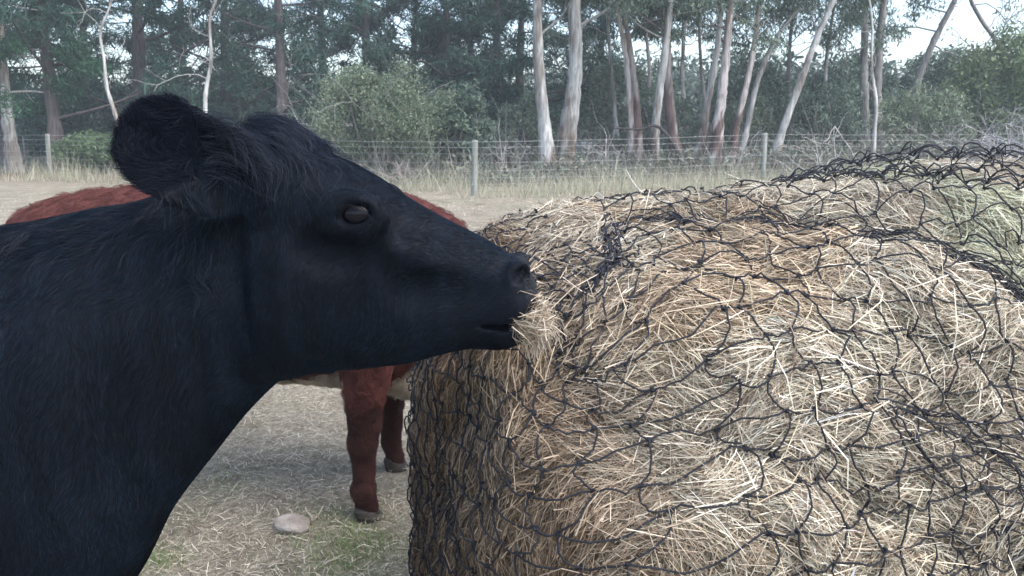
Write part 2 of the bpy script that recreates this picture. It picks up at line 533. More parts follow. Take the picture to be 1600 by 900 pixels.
def build_black_cow():
    root = empty("cow", (-1.1, BY, 0.0))
    tag(root, "black long-eared cow pulling hay through the net with her raised muzzle", "cow")
    ox = -1.1
    X = lambda px: at(px, 450, BY)[0] - ox

    xs = np.concatenate([np.arange(-1.45, 0.30, 0.016), np.arange(0.305, 1.22, 0.0045)])
    ys = np.concatenate([np.arange(-0.42, -0.245, 0.014), np.arange(-0.24, 0.241, 0.0048), np.arange(0.252, 0.42, 0.014)])
    zs = np.concatenate([np.arange(-0.02, 0.98, 0.016), np.arange(0.985, 1.60, 0.0046)])
    Fd = Field(xs, ys, zs)

    # trunk and neck: side outline in local x (forward) and z
    tx, tz = px_prof([(0, 362), (60, 350), (110, 340), (160, 330), (215, 322), (260, 308), (310, 285), (350, 262), (390, 238), (430, 225)])
    bx, bz = px_prof([(205, 905), (240, 838), (290, 762), (350, 690), (400, 628), (430, 600), (470, 570)])
    sx = np.array([-1.36, -1.34, -1.28, -1.15, -0.9, -0.6, -0.3, -0.1, 0.1, 0.22, 0.32, 0.42, 0.50, 0.58, 0.66, 0.74, 0.80])
    tt = np.concatenate([[1.12, 1.22, 1.30, 1.35, 1.36, 1.335, 1.33, 1.35, 1.355], np.interp(sx[9:], tx - ox, tz)])
    bb = np.concatenate([[1.06, 0.98, 0.88, 0.78, 0.66, 0.57, 0.54, 0.55, 0.56, 0.585, 0.62], np.interp(sx[11:], bx - ox, bz)])
    bb[11] = min(bb[11], 0.70)
    ww = np.array([0.03, 0.10, 0.18, 0.24, 0.28, 0.33, 0.34, 0.31, 0.26, 0.235, 0.21, 0.185, 0.148, 0.118, 0.094, 0.088, 0.08])
    mm = np.array([0.5, 0.5, 0.5, 0.52, 0.52, 0.5, 0.5, 0.5, 0.52, 0.54, 0.56, 0.6, 0.6, 0.58, 0.55, 0.5, 0.5])
    x2, (t2, b2, w2, m2) = smooth_st(sx, [tt, bb, ww, mm])
    Fd.loft(x2, t2, b2, w2, m2, 2.15, k=0.001)
    # shoulder muscle, hips
    Fd.ell((0.12, -0.17, 1.02), (0.17, 0.09, 0.27), 0.08, both=True)
    Fd.ell((-1.02, -0.17, 1.00), (0.24, 0.10, 0.28), 0.08, both=True)
    # legs
    for s in (1,):
        Fd.cone((0.12, -0.16, 0.80), (0.10, -0.16, 0.48), 0.105, 0.062, 0.05, both=True)
        Fd.cone((0.10, -0.16, 0.46), (0.105, -0.16, 0.38), 0.056, 0.052, 0.02, both=True)
        Fd.cone((0.105, -0.16, 0.36), (0.10, -0.16, 0.14), 0.042, 0.036, 0.03, both=True)
        Fd.cone((0.10, -0.16, 0.13), (0.13, -0.16, 0.07), 0.046, 0.042, 0.02, both=True)
        Fd.cone((-1.00, -0.18, 0.85), (-1.12, -0.18, 0.50), 0.14, 0.06, 0.06, both=True)
        Fd.cone((-1.12, -0.18, 0.50), (-1.15, -0.18, 0.43), 0.056, 0.05, 0.02, both=True)
        Fd.cone((-1.14, -0.18, 0.44), (-1.08, -0.18, 0.14), 0.044, 0.038, 0.03, both=True)
        Fd.cone((-1.08, -0.18, 0.13), (-1.05, -0.18, 0.07), 0.046, 0.042, 0.02, both=True)
    # udder, tail
    Fd.cone((-1.34, 0, 1.24), (-1.43, 0, 1.00), 0.035, 0.022, 0.03)
    Fd.cone((-1.43, 0, 1.00), (-1.42, 0, 0.55), 0.022, 0.016, 0.02)

    # head: outline straight from its side view
    hp = [  # px, top, bottom, half width, widest level
        (372, 300, 470, 0.030, .5), (376, 262, 505, 0.060, .5), (385, 238, 530, 0.078, .52), (400, 215, 556, 0.090, .54), (420, 203, 570, 0.097, .56),
        (440, 200, 576, 0.102, .6), (465, 207, 578, 0.107, .64), (495, 222, 577, 0.110, .66), (525, 241, 574, 0.112, .67), (560, 257, 572, 0.110, .66),
        (600, 281, 568, 0.100, .62), (640, 309, 563, 0.086, .56), (680, 333, 553, 0.074, .52), (720, 354, 544, 0.067, .5), (755, 372, 540, 0.064, .5),
        (785, 390, 537, 0.066, .5), (805, 401, 528, 0.066, .52), (818, 411, 516, 0.060, .52), (828, 423, 502, 0.049, .55), (836, 437, 487, 0.034, .55), (840, 450, 470, 0.016, .55)]
    hx, tz2, bz2, hw, hm = [], [], [], [], []
    for (a, t, b, w, m) in hp:
        hx.append(at(a, 440, BY)[0] - ox); tz2.append(at(a, t, BY)[2]); bz2.append(at(a, b, BY)[2]); hw.append(w); hm.append(m)
    x3, (t3, b3, w3, m3) = smooth_st(np.array(hx), [np.array(tz2), np.array(bz2), np.array(hw), np.array(hm)], 130)
    Fd.loft(x3, t3, b3, w3, m3, 2.35, k=0.012)

    def hp3(px, py, y):                       # head point on its near side, local
        p = at(px, py, BY + y); return np.array([p[0] - ox, y, p[2]])
    # cheek (masseter), jaw edge, poll, brow, zygoma, nasal planes
    Fd.ell(hp3(455, 470, -0.085), (0.085, 0.040, 0.095), 0.03, both=True)
    Fd.ell(hp3(430, 540, -0.05), (0.06, 0.04, 0.05), 0.03, both=True)
    Fd.ell((X(432), 0, at(432, 246, BY)[2]), (0.05, 0.055, 0.045), 0.03)
    Fd.ell(hp3(548, 313, -0.094), (0.042, 0.016, 0.011), 0.022, both=True)      # brow
    Fd.ell(hp3(618, 385, -0.080), (0.070, 0.012, 0.014), 0.045, both=True, R=Matrix.Rotation(math.radians(-24), 3, 'Y'))   # facial crest
    Fd.ell(hp3(628, 345, -0.090), (0.016, 0.014, 0.030), 0.022, both=True, cut=True)      # hollow in front of the eye
    Fd.ell(hp3(520, 395, -0.122), (0.05, 0.016, 0.022), 0.03, both=True, cut=True)      # hollow behind and under the eye
    Fd.ell(hp3(700, 460, -0.088), (0.07, 0.016, 0.024), 0.03, both=True, cut=True)      # hollow of the cheek behind the mouth
    Fd.ell(hp3(364, 430, -0.118), (0.012, 0.030, 0.090), 0.03, both=True, cut=True)       # crease between cheek and neck
    # ear roots
    Fd.cone(hp3(395, 300, -0.075), hp3(345, 285, -0.112), 0.040, 0.022, 0.03, both=True)
    # ears: wide hanging paddles held out and back; near one tipped up
    def ear(cpt, tip, nrm, ln, wd, th):
        ax = tip - cpt; ax /= np.linalg.norm(ax); nrm = nrm - ax * (nrm @ ax); nrm /= np.linalg.norm(nrm); sd_ = np.cross(nrm, ax)
        c = cpt + ax * ln * 0.5
        R = np.array([ax, sd_, nrm])
        def fn(Xg, Yg, Zg):
            d = np.stack([Xg - c[0], Yg - c[1], Zg - c[2]], -1) @ R.T
            a = d[..., 0] / (ln * 0.5)
            wl = wd * (0.70 + 0.30 * np.clip((a + 1) / 1.2, 0, 1) ** 0.8)
            nn = d[..., 2] - 0.9 * (d[..., 1] ** 2) / wd * 0.5
            q = np.sqrt(a ** 4 + (d[..., 1] / wl) ** 2 * 1.0 + (nn / th) ** 2)
            return (q - 1) * th * 0.9
        m = ln * 0.62
        Fd.add(fn, c - m, c + m, 0.014)
    c0 = hp3(394, 316, -0.102); tip = hp3(242, 216, -0.175)
    ear(c0, tip, np.array([0.25, -1.0, 0.15]), 0.206, 0.069, 0.012)
    tip2 = np.array([tip[0] + 0.02, 0.24, tip[2] - 0.005]); c02 = c0 * [1, -1, 1]
    ear(c02, tip2, np.array([0.25, 1.0, 0.15]), 0.190, 0.060, 0.013)
    # eye sockets and lids
    yE = -0.100
    ec = hp3(559, 333, yE)
    for sgn in (1, -1):
        e = ec * [1, sgn, 1]
        Fd.ell(e + [0.0, -0.010 * sgn, -0.006], (0.048, 0.011, 0.029), 0.028)
        def lid(Xg, Yg, Zg, e=e, sgn=sgn):
            dx, dz, dy = Xg - e[0], Zg - e[2], Yg - e[1]
            dxr = dx * 0.93 - dz * 0.36; dzr = dx * 0.36 + dz * 0.93
            rr = np.sqrt((dxr / 1.42) ** 2 + (dzr * 1.0) ** 2)
            return np.sqrt((rr - 0.0205) ** 2 + (dy + 0.015 * sgn) ** 2) - 0.0030
        Fd.add(lid, e - 0.045, e + 0.045, 0.014)
        Fd.ell(e + [0, -0.028 * sgn, 0], (0.0275, 0.022, 0.0175), 0.005, cut=True, R=Matrix.Rotation(math.radians(16), 3, 'Y'))
    # mouth slit: opens towards the lips
    m0, m1 = hp3(752, 497, 0), hp3(838, 497, 0)
    def mouth(Xg, Yg, Zg):
        t = (Xg - m0[0]) / (m1[0] - m0[0])
        zz = m0[2] + (m1[2] - m0[2]) * t - 0.004 * np.sin(np.clip(t, 0, 1) * 3.1)
        half = np.clip(0.0022 + 0.0105 * t, 0.0, 0.014)
        return np.maximum(np.abs(Zg - zz) - half, np.maximum(-t * 0.08, (t - 1.4) * 0.08))
    Fd.add(mouth, (m0[0] - 0.02, -0.12, m0[2] - 0.03), (m1[0] + 0.05, 0.12, m0[2] + 0.03), 0.006, cut=True)
    # upper lip roll, chin
    Fd.ell(hp3(805, 470, -0.030), (0.030, 0.030, 0.020), 0.02, both=True)
    Fd.ell(hp3(785, 520, 0), (0.045, 0.045, 0.020), 0.02)
    # nostrils: raised wing and the hole
    no = hp3(811, 428, -0.054)
    for sgn in (1, -1):
        e = no * [1, sgn, 1]
        Rn = np.array(Matrix.Rotation(math.radians(48), 3, 'Y'))
        Fd.ell(e + [0, 0.004 * sgn, 0], (0.022, 0.012, 0.018), 0.018, R=Rn)
        Fd.ell(e + [0.004, -0.010 * sgn, 0.000], (0.0185, 0.020, 0.0110), 0.006, R=Rn, cut=True)
    V, Fq = surface_nets(Fd.F, xs, ys, zs)
    V = relax(V, Fq, 3)
    loc = np.array(root.location)
    body = mesh_obj("body", V + loc, Fq, M_BLACKHIDE, root)
    # moist nose pad gets its own slot
    me = body.data; me.materials.append(M_NOSE)
    cen = V[Fq].mean(1)
    npad = (cen[:, 0] > X(806) + 0.0) & (cen[:, 2] > at(820, 472, BY)[2]) & (cen[:, 2] < at(820, 405, BY)[2])
    npad &= (cen[:, 0] - X(806)) > (np.abs(cen[:, 1]) - 0.03) * 0.5
    me.polygons.foreach_set("material_index", npad.astype(np.int32))
    # eyes
    for sgn in (1, -1):
        e = ec * [1, sgn, 1] + [0, -0.0015 * sgn, 0]
        nn, mmn = 20, 28
        th = np.linspace(0, np.pi, nn); ph = np.linspace(0, 2 * np.pi, mmn, endpoint=False)
        TH, PH = np.meshgrid(th, ph, indexing='ij')
        S = np.stack([np.sin(TH) * np.cos(PH), np.cos(TH), np.sin(TH) * np.sin(PH)], -1).reshape(-1, 3) * [0.0272, 0.0210, 0.0205] + e
        i, j = np.meshgrid(np.arange(nn - 1), np.arange(mmn), indexing='ij')
        q = np.stack([i * mmn + j, i * mmn + (j + 1) % mmn, (i + 1) * mmn + (j + 1) % mmn, (i + 1) * mmn + j], -1).reshape(-1, 4)
        mesh_obj("eye", S + loc, q, M_EYE, root)
    gt = Tubes()
    gt.add(spline(np.array([hp3(762, 501, -0.060), hp3(780, 503, -0.056), hp3(798, 505, -0.050), hp3(812, 506, -0.036), hp3(818, 506, -0.012)]) + loc, 16), np.linspace(0.0012, 0.0032, 16), 6, (0.2, 0.2, 0.2))
    gt.obj("gum", noise_mat("wet_gum", [(0.3, (0.16, 0.14, 0.15)), (0.7, (0.34, 0.31, 0.31))], 120, rough=0.35, spec=0.5), root)
    hooves(root, "hoof", [(0.13, -0.16, 0), (0.13, 0.16, 0), (-1.05, -0.18, 0), (-1.05, 0.18, 0)], M_HOOF)

    # ---- coat
    M_FUR = attr_mat("black_coat", 0.5, 0.07)
    r = np.random.default_rng(11)

    def wfn(c):
        w = np.where(c[:, 0] > -0.1, 1.0, 0.12) * np.where(c[:, 1] < 0.03, 1.0, 0.25) * np.where(c[:, 2] > 0.65, 1.0, 0.3)
        nose = (c[:, 0] > X(824)) | ((c[:, 0] > X(806)) & (c[:, 2] > at(820, 475, BY)[2]) & (np.abs(c[:, 1]) < 0.022) & (c[:, 2] < at(820, 420, BY)[2]))
        w = np.where(nose, 0.0, w)
        de = np.linalg.norm((c - (ec + [0, -0.02, 0])) * [0.8, 0.4, 1.1], axis=1)
        w = np.where(de < 0.0165, 0.0, w)
        w = w * np.where(c[:, 0] > 0.62, 1.6, 1.0)
        return w
    P, N = sample_surface(V, Fq, 330000, wfn, r)
    x, y, z = P.T
    # flow of the coat
    D = np.tile([-0.30, 0, -1.0], (len(P), 1)).astype(float)
    headm = np.clip((x - X(370)) / 0.05, 0, 1)[:, None]
    face = np.clip((x - X(560)) / 0.15, 0, 1)[:, None]
    D = D * (1 - headm) + headm * np.array([-0.25, -0.1, -1.0])
    D = D * (1 - face) + face * np.array([-0.85, 0, -0.10])
    ztop = np.interp(x, x2, t2)
    crest = np.exp(-((ztop - z) / 0.05) ** 2) * (x < X(330))
    D = D * (1 - crest[:, None]) + crest[:, None] * np.array([-1.0, -0.25, 0.15])
    earm = (x < X(385)) & (x > X(170)) & (z > at(300, 335, BY)[2]) & (np.abs(y) > 0.085) & (z > ztop - 0.02)
    ea = tip - c0; ea /= np.linalg.norm(ea)
    D[earm] = ea * [1, 1, 1]
    poll = np.exp(-(((x - X(432)) / 0.055) ** 2)) * np.exp(-((np.interp(x, x3, t3) - z) / 0.06) ** 2) * headm[:, 0]
    D = D * (1 - poll[:, None]) + poll[:, None] * np.array([0.75, -0.45, -0.45])
    L = 0.010 + 0.003 * (x < X(370)) + 0.026 * poll + 0.018 * crest
    L = np.where(x > X(600), 0.009, L)
    edge = np.zeros(len(P))
    L = L * np.clip((X(826) - x) / 0.05, 0.12, 1)
    L = np.where(earm, 0.013, L)
    nback = (x > X(300)) & (x < X(372)) & (~earm) & (z > at(340, 430, BY)[2])
    L = np.where(nback, 0.018, L)
    lift = 0.22 + 0.35 * poll + 0.3 * crest + 0.20 * earm
    lift = np.where(x > X(600), 0.20, lift)
    colr = np.clip(palette([(0.002, 0.0062, 0.0105), (0.003, 0.008, 0.0145), (0.002, 0.0038, 0.007), (0.010, 0.016, 0.028)], len(P), r, 0.45) * (1 + 0.7 * snoise(P * [1, 0.3, 0.22], 75, 77, 2))[:, None], 0.001, 1)
    hl = r.random(len(P)) < 0.12
    colr = np.where(hl[:, None], np.clip(colr * 2.4, 0.01, 0.05), colr)
    colr = np.where(earm[:, None], colr * [0.75, 0.85, 1.0], colr)
    hair_obj("coat", P, N, D, L, lift, 0.00020, M_FUR, root, clump=0.42, npts=4, colr=colr, seed=5)
    # longer strands: poll tuft, crest of the neck, ear fringe, behind the jaw
    def w2fn(c):
        tz_ = np.interp(c[:, 0], x2, t2); hz = np.interp(c[:, 0], x3, t3)
        w = 3.0 * np.exp(-(((c[:, 0] - X(430)) / 0.050) ** 2)) * np.exp(-((hz - c[:, 2]) / 0.035) ** 2) * (c[:, 0] > X(385))
        w += 1.0 * np.exp(-((tz_ - c[:, 2]) / 0.03) ** 2) * (c[:, 0] < X(300)) * (c[:, 0] > 0.0)
        w += 0.12 * (c[:, 0] < X(372)) * (c[:, 0] > X(320)) * (c[:, 2] > at(340, 450, BY)[2]) * (c[:, 1] < -0.04)
        ee = (c[:, 0] < X(375)) & (np.abs(c[:, 1]) > 0.09) & (c[:, 2] > at(300, 335, BY)[2]) & (c[:, 2] > tz_ - 0.01)
        return w + 1.6 * ee + 1e-9
    P, N = sample_surface(V, Fq, 30000, w2fn, r)
    x, y, z = P.T
    tz_ = np.interp(x, x2, t2)
    ee = (x < X(375)) & (np.abs(y) > 0.09) & (z > at(300, 335, BY)[2]) & (z > tz_ - 0.01)
    D = np.where((x > X(385))[:, None], np.array([0.8, -0.5, -0.35]), np.array([-0.9, -0.5, -0.25]))
    D[(x < X(372)) & (x > X(320)) & ~ee] = [-0.35, -0.1, -1.0]
    D[ee] = ea
    L = np.where(x > X(385), 0.050, 0.040); L[ee] = 0.016
    lift = np.where(ee, 0.75, 0.55)
    colr = np.clip(palette([(0.014, 0.020, 0.034), (0.048, 0.055, 0.075), (0.005, 0.007, 0.012)], len(P), r, 0.2), 0, 1)
    colr = np.where(ee[:, None], colr * [0.5, 0.6, 0.75], colr); colr = np.where((x < X(385))[:, None], colr * 0.7, colr)
    hair_obj("long_hair", P, N, D, L, lift, 0.00022, M_FUR, root, clump=0.8, curl=0.06, npts=7, colr=colr, seed=9, droop=0.25)
    # lashes on the near and far upper lids
    n = 90; t = r.random(n) * 2 - 1; sg = np.where(r.random(n) < 0.75, 1.0, -1.0)
    P = ec * np.ones((n, 3)); P[:, 0] += t * 0.021; P[:, 2] += 0.0135 * (1 - t ** 2) ** 0.5 + 0.001 - 0.007 * t; P[:, 1] = (P[:, 1] - 0.024) * sg
    N = np.stack([t * 0.3, -sg, 0.5 + 0 * t], -1); N /= np.linalg.norm(N, axis=1, keepdims=True)
    hair_obj("lashes", P, N, np.tile([0.3, 0, -0.5], (n, 1)), np.full(n, 0.013), np.full(n, 1.4), 0.0003, M_FUR, root, npts=5, colr=np.full((n, 3), 0.01), seed=19)
    return root, no + loc, m1 + loc


# ------------------------------------------------------------------ red cow
def build_red_cow():
    RY = 3.12
    root = empty("cow", (-1.2, RY, 0.0))
    tag(root, "shaggy red cow with a cream belly standing behind the black one", "cow")
    ox = -1.2
    xs = np.arange(-0.95, 1.75, 0.0125); ys = np.arange(-0.42, 0.421, 0.0125); zs = np.arange(-0.02, 1.42, 0.0125)
    Fd = Field(xs, ys, zs)
    tx, tz = px_prof([(20, 350), (32, 335), (60, 318), (120, 300), (200, 293), (300, 292), (420, 296), (540, 292), (600, 297), (640, 306), (680, 322), (720, 348), (745, 385)], RY)
    tx = tx - ox
    sx = np.array([tx[0] - .02, tx[0] + .02, -0.65, -0.45, -0.2, 0.1, 0.4, 0.62, 0.78, 0.90, 1.0, 1.08])
    tt = np.interp(sx, tx, tz)
    bb = np.array([1.02, 0.95, 0.78, 0.62, 0.55, 0.52, 0.50, 0.47, 0.46, 0.55, 0.68, 0.78])
    ww = np.array([0.05, 0.12, 0.21, 0.26, 0.30, 0.31, 0.29, 0.25, 0.20, 0.15, 0.11, 0.09])
    x2, (t2, b2, w2) = smooth_st(sx, [tt, bb, ww])
    Fd.loft(x2, t2, b2, w2, np.full(len(x2), 0.52), 2.15, k=0.001)
    # neck and lowered head
    Fd.cone((0.90, 0, 0.92), (1.18, 0, 0.72), 0.15, 0.11, 0.08)
    Fd.cone((1.16, 0, 0.74), (1.42, 0, 0.42), 0.115, 0.062, 0.05)
    Fd.ell((1.45, 0, 0.38), (0.06, 0.065, 0.06), 0.03)
    Fd.ell((1.17, -0.17, 0.80), (0.03, 0.10, 0.05), 0.02, both=True)
    Fd.ell((0.80, 0, 0.55), (0.10, 0.08, 0.13), 0.05)                 # brisket
    Fd.ell((0.62, -0.17, 0.86), (0.17, 0.08, 0.25), 0.06, both=True)
    Fd.ell((-0.52, -0.15, 0.90), (0.22, 0.10, 0.26), 0.06, both=True)
    n1 = at(573, 812, 2.86) - [ox, RY, 0]; f1 = at(616, 733, 3.33) - [ox, RY, 0]
    feet = [np.array([n1[0], n1[1], 0]), np.array([f1[0], f1[1], 0])]
    for p in feet:
        Fd.cone((p[0] + 0.03, p[1], 0.78), (p[0] + 0.005, p[1], 0.42), 0.108, 0.060, 0.05)
        Fd.cone((p[0] + 0.005, p[1], 0.42), (p[0] - 0.005, p[1], 0.33), 0.058, 0.051, 0.02)
        Fd.cone((p[0] - 0.002, p[1], 0.33), (p[0] - 0.008, p[1], 0.15), 0.046, 0.039, 0.03)
        Fd.cone((p[0] - 0.008, p[1], 0.14), (p[0] + 0.010, p[1], 0.075), 0.045, 0.042, 0.02)
    for s in (-1, 1):
        Fd.cone((-0.52, s * .17, 0.80), (-0.66, s * .17, 0.48), 0.13, 0.06, 0.06)
        Fd.cone((-0.66, s * .17, 0.48), (-0.60, s * .17, 0.12), 0.05, 0.045, 0.03)
        feet.append(np.array([-0.58, s * .17, 0]))
    Fd.cone((-0.70, 0, 1.15), (-0.76, 0, 0.5), 0.03, 0.018, 0.03)
    V, Fq = surface_nets(Fd.F, xs, ys, zs)
    V = relax(V, Fq, 2)
    V += vnormals(V, Fq) * (0.006 * snoise(V, 45, 4, 2))[:, None]
    def coat(p):
        n = snoise(p, 9, 33, 2) * 0.03
        cream = (p[:, 2] + n < 0.60) & (p[:, 0] > -0.4) & (p[:, 0] < 0.58)
        cream |= (p[:, 0] > 0.71) & (p[:, 2] + n < 0.68) & (p[:, 0] < 1.05) & (np.abs(p[:, 1]) < 0.13)
        cream |= (p[:, 0] > 1.2)
        leg = (p[:, 2] < 0.49) & ((np.abs(p[:, 1]) > 0.10) | (p[:, 0] < 0.5))
        cream &= ~leg
        red = np.where(leg[:, None], np.array([0.055, 0.024, 0.021]), np.array([0.105, 0.038, 0.033]))
        return np.where(cream[:, None], np.array([0.50, 0.43, 0.34]), red)
    loc = np.array(root.location)
    mesh_obj("body", V + loc, Fq, attr_mat("red_hide", 0.85, 0.1), root, col=coat(V) * 0.8)
    hooves(root, "hoof", [p - [0.0, 0, 0] for p in feet], M_HOOF)
    # light socks above the hooves are muddy hair, same colour family
    r = np.random.default_rng(21)
    P, N = sample_surface(V, Fq, 90000, lambda c: 1.0 + 1.5 * (c[:, 2] < 0.7) * (c[:, 0] > 0.2), r)
    D = np.tile([-0.5, 0.0, -0.8], (len(P), 1)).astype(float)
    L = np.where(P[:, 2] < 0.45, 0.013, 0.034)
    c = coat(P) * (1 + 0.28 * snoise(P, 60, 8, 2) + 0.15 * r.normal(size=len(P)))[:, None]
    hair_obj("coat", P, N, D, L, np.full(len(P), 0.45), 0.0006, attr_mat("red_coat", 0.7, 0.15), root, curl=0.28, clump=0.9, npts=6, colr=np.clip(c, 0.01, 1), seed=14)


black, nostril_w, mouth_w = build_black_cow()
build_red_cow()

# ------------------------------------------------------------------ round bale lying on its side
BL_O = np.array([-0.155, 1.72, 0.0])            # centre line at its left end, on the ground
BL_A = np.array([math.cos(math.radians(17)), math.sin(math.radians(17)), 0.0])
BL_P = np.array([-BL_A[1], BL_A[0], 0.0])       # horizontal, away from the camera
BL_R, BL_L = 0.68, 1.95
BL_Z = 0.665


def bale_local(l, a, r):
    """l along the axis, a angle from the top towards the camera, r radius"""
    return BL_O + BL_A * l[..., None] - BL_P * (r * np.sin(a))[..., None] + np.array([0, 0, 1.0]) * (BL_Z + r * np.cos(a))[..., None]


def gather(l):
    """where the spare netting runs: angle from the top towards the camera, for a place along the bale"""
    return np.interp(l, [0.0, 0.3, 0.55, 0.85, 0.97, 1.07, 1.25, 1.9], [0.05, 0.10, 0.17, 0.33, 0.50, 0.68, 1.0, 1.3])


def build_bale():
    rc = 0.24
    # profile: from the centre of the left end, round the shoulder, along the side, to the centre of the right end
    prof = []
    for t in np.linspace(0.0, 1, 22): prof.append((-0.035 * (1 - t ** 2), t * (BL_R - rc)))
    for t in np.linspace(0, math.pi / 2, 14)[1:]: prof.append((rc - rc * math.cos(t), BL_R - rc + rc * math.sin(t)))
    for t in np.linspace(0, 1, 110)[1:-1]: prof.append((rc + (BL_L - 2 * rc) * t, BL_R))
    for t in np.linspace(math.pi / 2, 0, 14): prof.append((BL_L - rc + rc * math.cos(t), BL_R - rc + rc * math.sin(t)))
    for t in np.linspace(1, 0, 12)[1:]: prof.append((BL_L + 0.02 * (1 - t), t * (BL_R - rc)))
    prof = np.array(prof); na = 260
    a = np.linspace(-np.pi, np.pi, na, endpoint=False)
    l = np.repeat(prof[:, :1], na, 1); r = np.repeat(prof[:, 1:], na, 1); A = np.repeat(a[None], len(prof), 0)
    r = r * (1 - 0.070 * np.exp(-(l / 0.50) ** 2))
    V = bale_local(l, A, r)
    Nn = V - (BL_O + BL_A * np.clip(l, 0.3, BL_L - 0.3)[..., None] + [0, 0, BL_Z]); Nn /= np.linalg.norm(Nn, axis=-1, keepdims=True)
    d = 0.020 * snoise(V, 5.0, 5, 2) + 0.018 * snoise(V, 13, 6, 2) + 0.012 * snoise(V, 45, 7, 2)
    # hump at the far right of the top, hollow of the net's gather running across the top to the right
    d += 0.045 * np.exp(-((l - 1.48) / 0.30) ** 2 - ((A + 0.10) / 0.45) ** 2)
    fold = 6.0 * A - 3.0 * l + 1.1 * snoise(V, 3.0, 8, 2)
    d += 0.040 * (np.abs(np.sin(fold)) ** 0.6 - 0.6) * np.clip((l - 0.1) / 0.3, 0, 1)
    gl = gather(l)
    d -= 0.030 * np.exp(-((A - gl) / 0.09) ** 2) * np.clip((l - 0.3) / 0.3, 0, 1)
    d -= 0.045 * np.exp(-((l - 0.80) / 0.16) ** 2 - ((A - 1.08 - 0.5 * (l - 0.8)) / 0.11) ** 2)
    d += 0.03 * np.exp(-((l - 0.7) / 0.30) ** 2 - ((A - 0.75) / 0.22) ** 2)
    V = V + Nn * d[..., None]
    V[..., 2] = np.maximum(V[..., 2], 0.0 + 0.01 * (V[..., 2] * 0 + 1))
    n, m = V.shape[:2]; V = V.reshape(-1, 3)
    i, j = np.meshgrid(np.arange(n - 1), np.arange(m), indexing='ij')
    q = np.stack([i * m + j, i * m + (j + 1) % m, (i + 1) * m + (j + 1) % m, (i + 1) * m + j], -1).reshape(-1, 4)
    root = empty("hay_bale", (BL_O[0] + BL_A[0] * 0.9, BL_O[1] + BL_A[1] * 0.9, 0))
    tag(root, "big round hay bale lying on its side under black netting", "hay bale")
    mesh_obj("packed_hay", V, q, M_COREHAY, root)
    bvh = BVHTree.FromPolygons([tuple(v) for v in V], [tuple(f) for f in q.tolist()])

    # loose straw over the surface
    r = np.random.default_rng(31)
    def w(c):
        rel = c - BL_O; ll = rel @ BL_A; pp = rel @ BL_P
        vis = np.where((pp < 0.35) & (c[:, 2] > 0.25), 1.0, 0.15)
        return vis * np.where(ll > BL_L - 0.2, 0.1, 1.0)
    def straw(n, Lr, Wr, liftr, seed, bright=1.0, offs=0.0, wf=w, rand=1.0, droop=0.0, segs=2):
        r = np.random.default_rng(seed)
        P, N = sample_surface(V, q, n, wf, r)
        if (N * (P - (BL_O + BL_A * 0.9 + [0, 0, BL_Z]))).sum(1).mean() < 0: N = -N
        rel = P - BL_O; ll = rel @ BL_A
        endm = np.clip((0.16 - ll) / 0.12, 0, 1)
        ax = np.broadcast_to(BL_A, P.shape); up = np.cross(N, ax)
        ang = -0.30 + 0.9 * snoise(P, 6, 40, 2) + 0.8 * snoise(P, 24, 41, 2) + rand * np.where(r.random(n) < 0.3, 1.3, 0.38) * r.normal(size=n)
        T = ax * np.cos(ang)[:, None] + up * np.sin(ang)[:, None]
        Te = np.array([0, 0, 1.0]) * np.cos(ang * 0.7)[:, None] + BL_P * np.sin(ang * 0.7)[:, None]
        T = T * (1 - endm[:, None]) + Te * endm[:, None]
        T = T - N * (T * N).sum(1, keepdims=True); T /= np.linalg.norm(T, axis=1, keepdims=True) + 1e-9
        T *= np.where(r.random(n) < 0.5, -1, 1)[:, None]
        lift = liftr[0] + (liftr[1] - liftr[0]) * r.random(n) ** 2
        D = T + N * lift[:, None]
        L = Lr[0] + (Lr[1] - Lr[0]) * r.random(n) ** 1.6
        L *= 1 - 0.45 * endm
        W = Wr[0] + (Wr[1] - Wr[0]) * r.random(n) ** 2.2
        c = palette([(0.56, 0.49, 0.37), (0.62, 0.56, 0.45), (0.46, 0.39, 0.29), (0.30, 0.24, 0.18), (0.50, 0.48, 0.37), (0.70, 0.65, 0.54), (0.18, 0.135, 0.10)], n, r, 0.15)
        zone = snoise(P, 4.2, 50, 2)
        c *= np.where(((zone > 0.40) & (ll > 0.55))[:, None], np.array([0.86, 0.97, 0.90]), 1.0)        # greener hay
        zb = snoise(P, 5.5, 51, 3)
        c *= np.where((zb < -0.45)[:, None], np.array([0.84, 0.76, 0.69]), 1.0)        # weathered brown patches
        wz = np.clip((0.30 - ll) / 0.22, 0, 1)[:, None]
        c = c * (1 - wz) + c * np.array([0.58, 0.49, 0.43]) * wz                            # the old brown end
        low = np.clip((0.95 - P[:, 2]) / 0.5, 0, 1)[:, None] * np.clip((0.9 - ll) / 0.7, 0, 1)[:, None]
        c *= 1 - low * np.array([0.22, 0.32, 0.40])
        c *= (bright * (1 + 0.22 * snoise(P, 16, 52, 2)))[:, None] if np.ndim(bright) == 0 else bright
        P = P + N * (offs * r.random(n))[:, None] - D * (L * 0.5)[:, None]
        Nl = N + 0.9 * rand_unit(n, r)
        return ribbons(P, D, Nl, L, W, r.normal(size=n) * 0.10 - droop * 0.5, np.clip(c, 0.01, 0.85), segs)
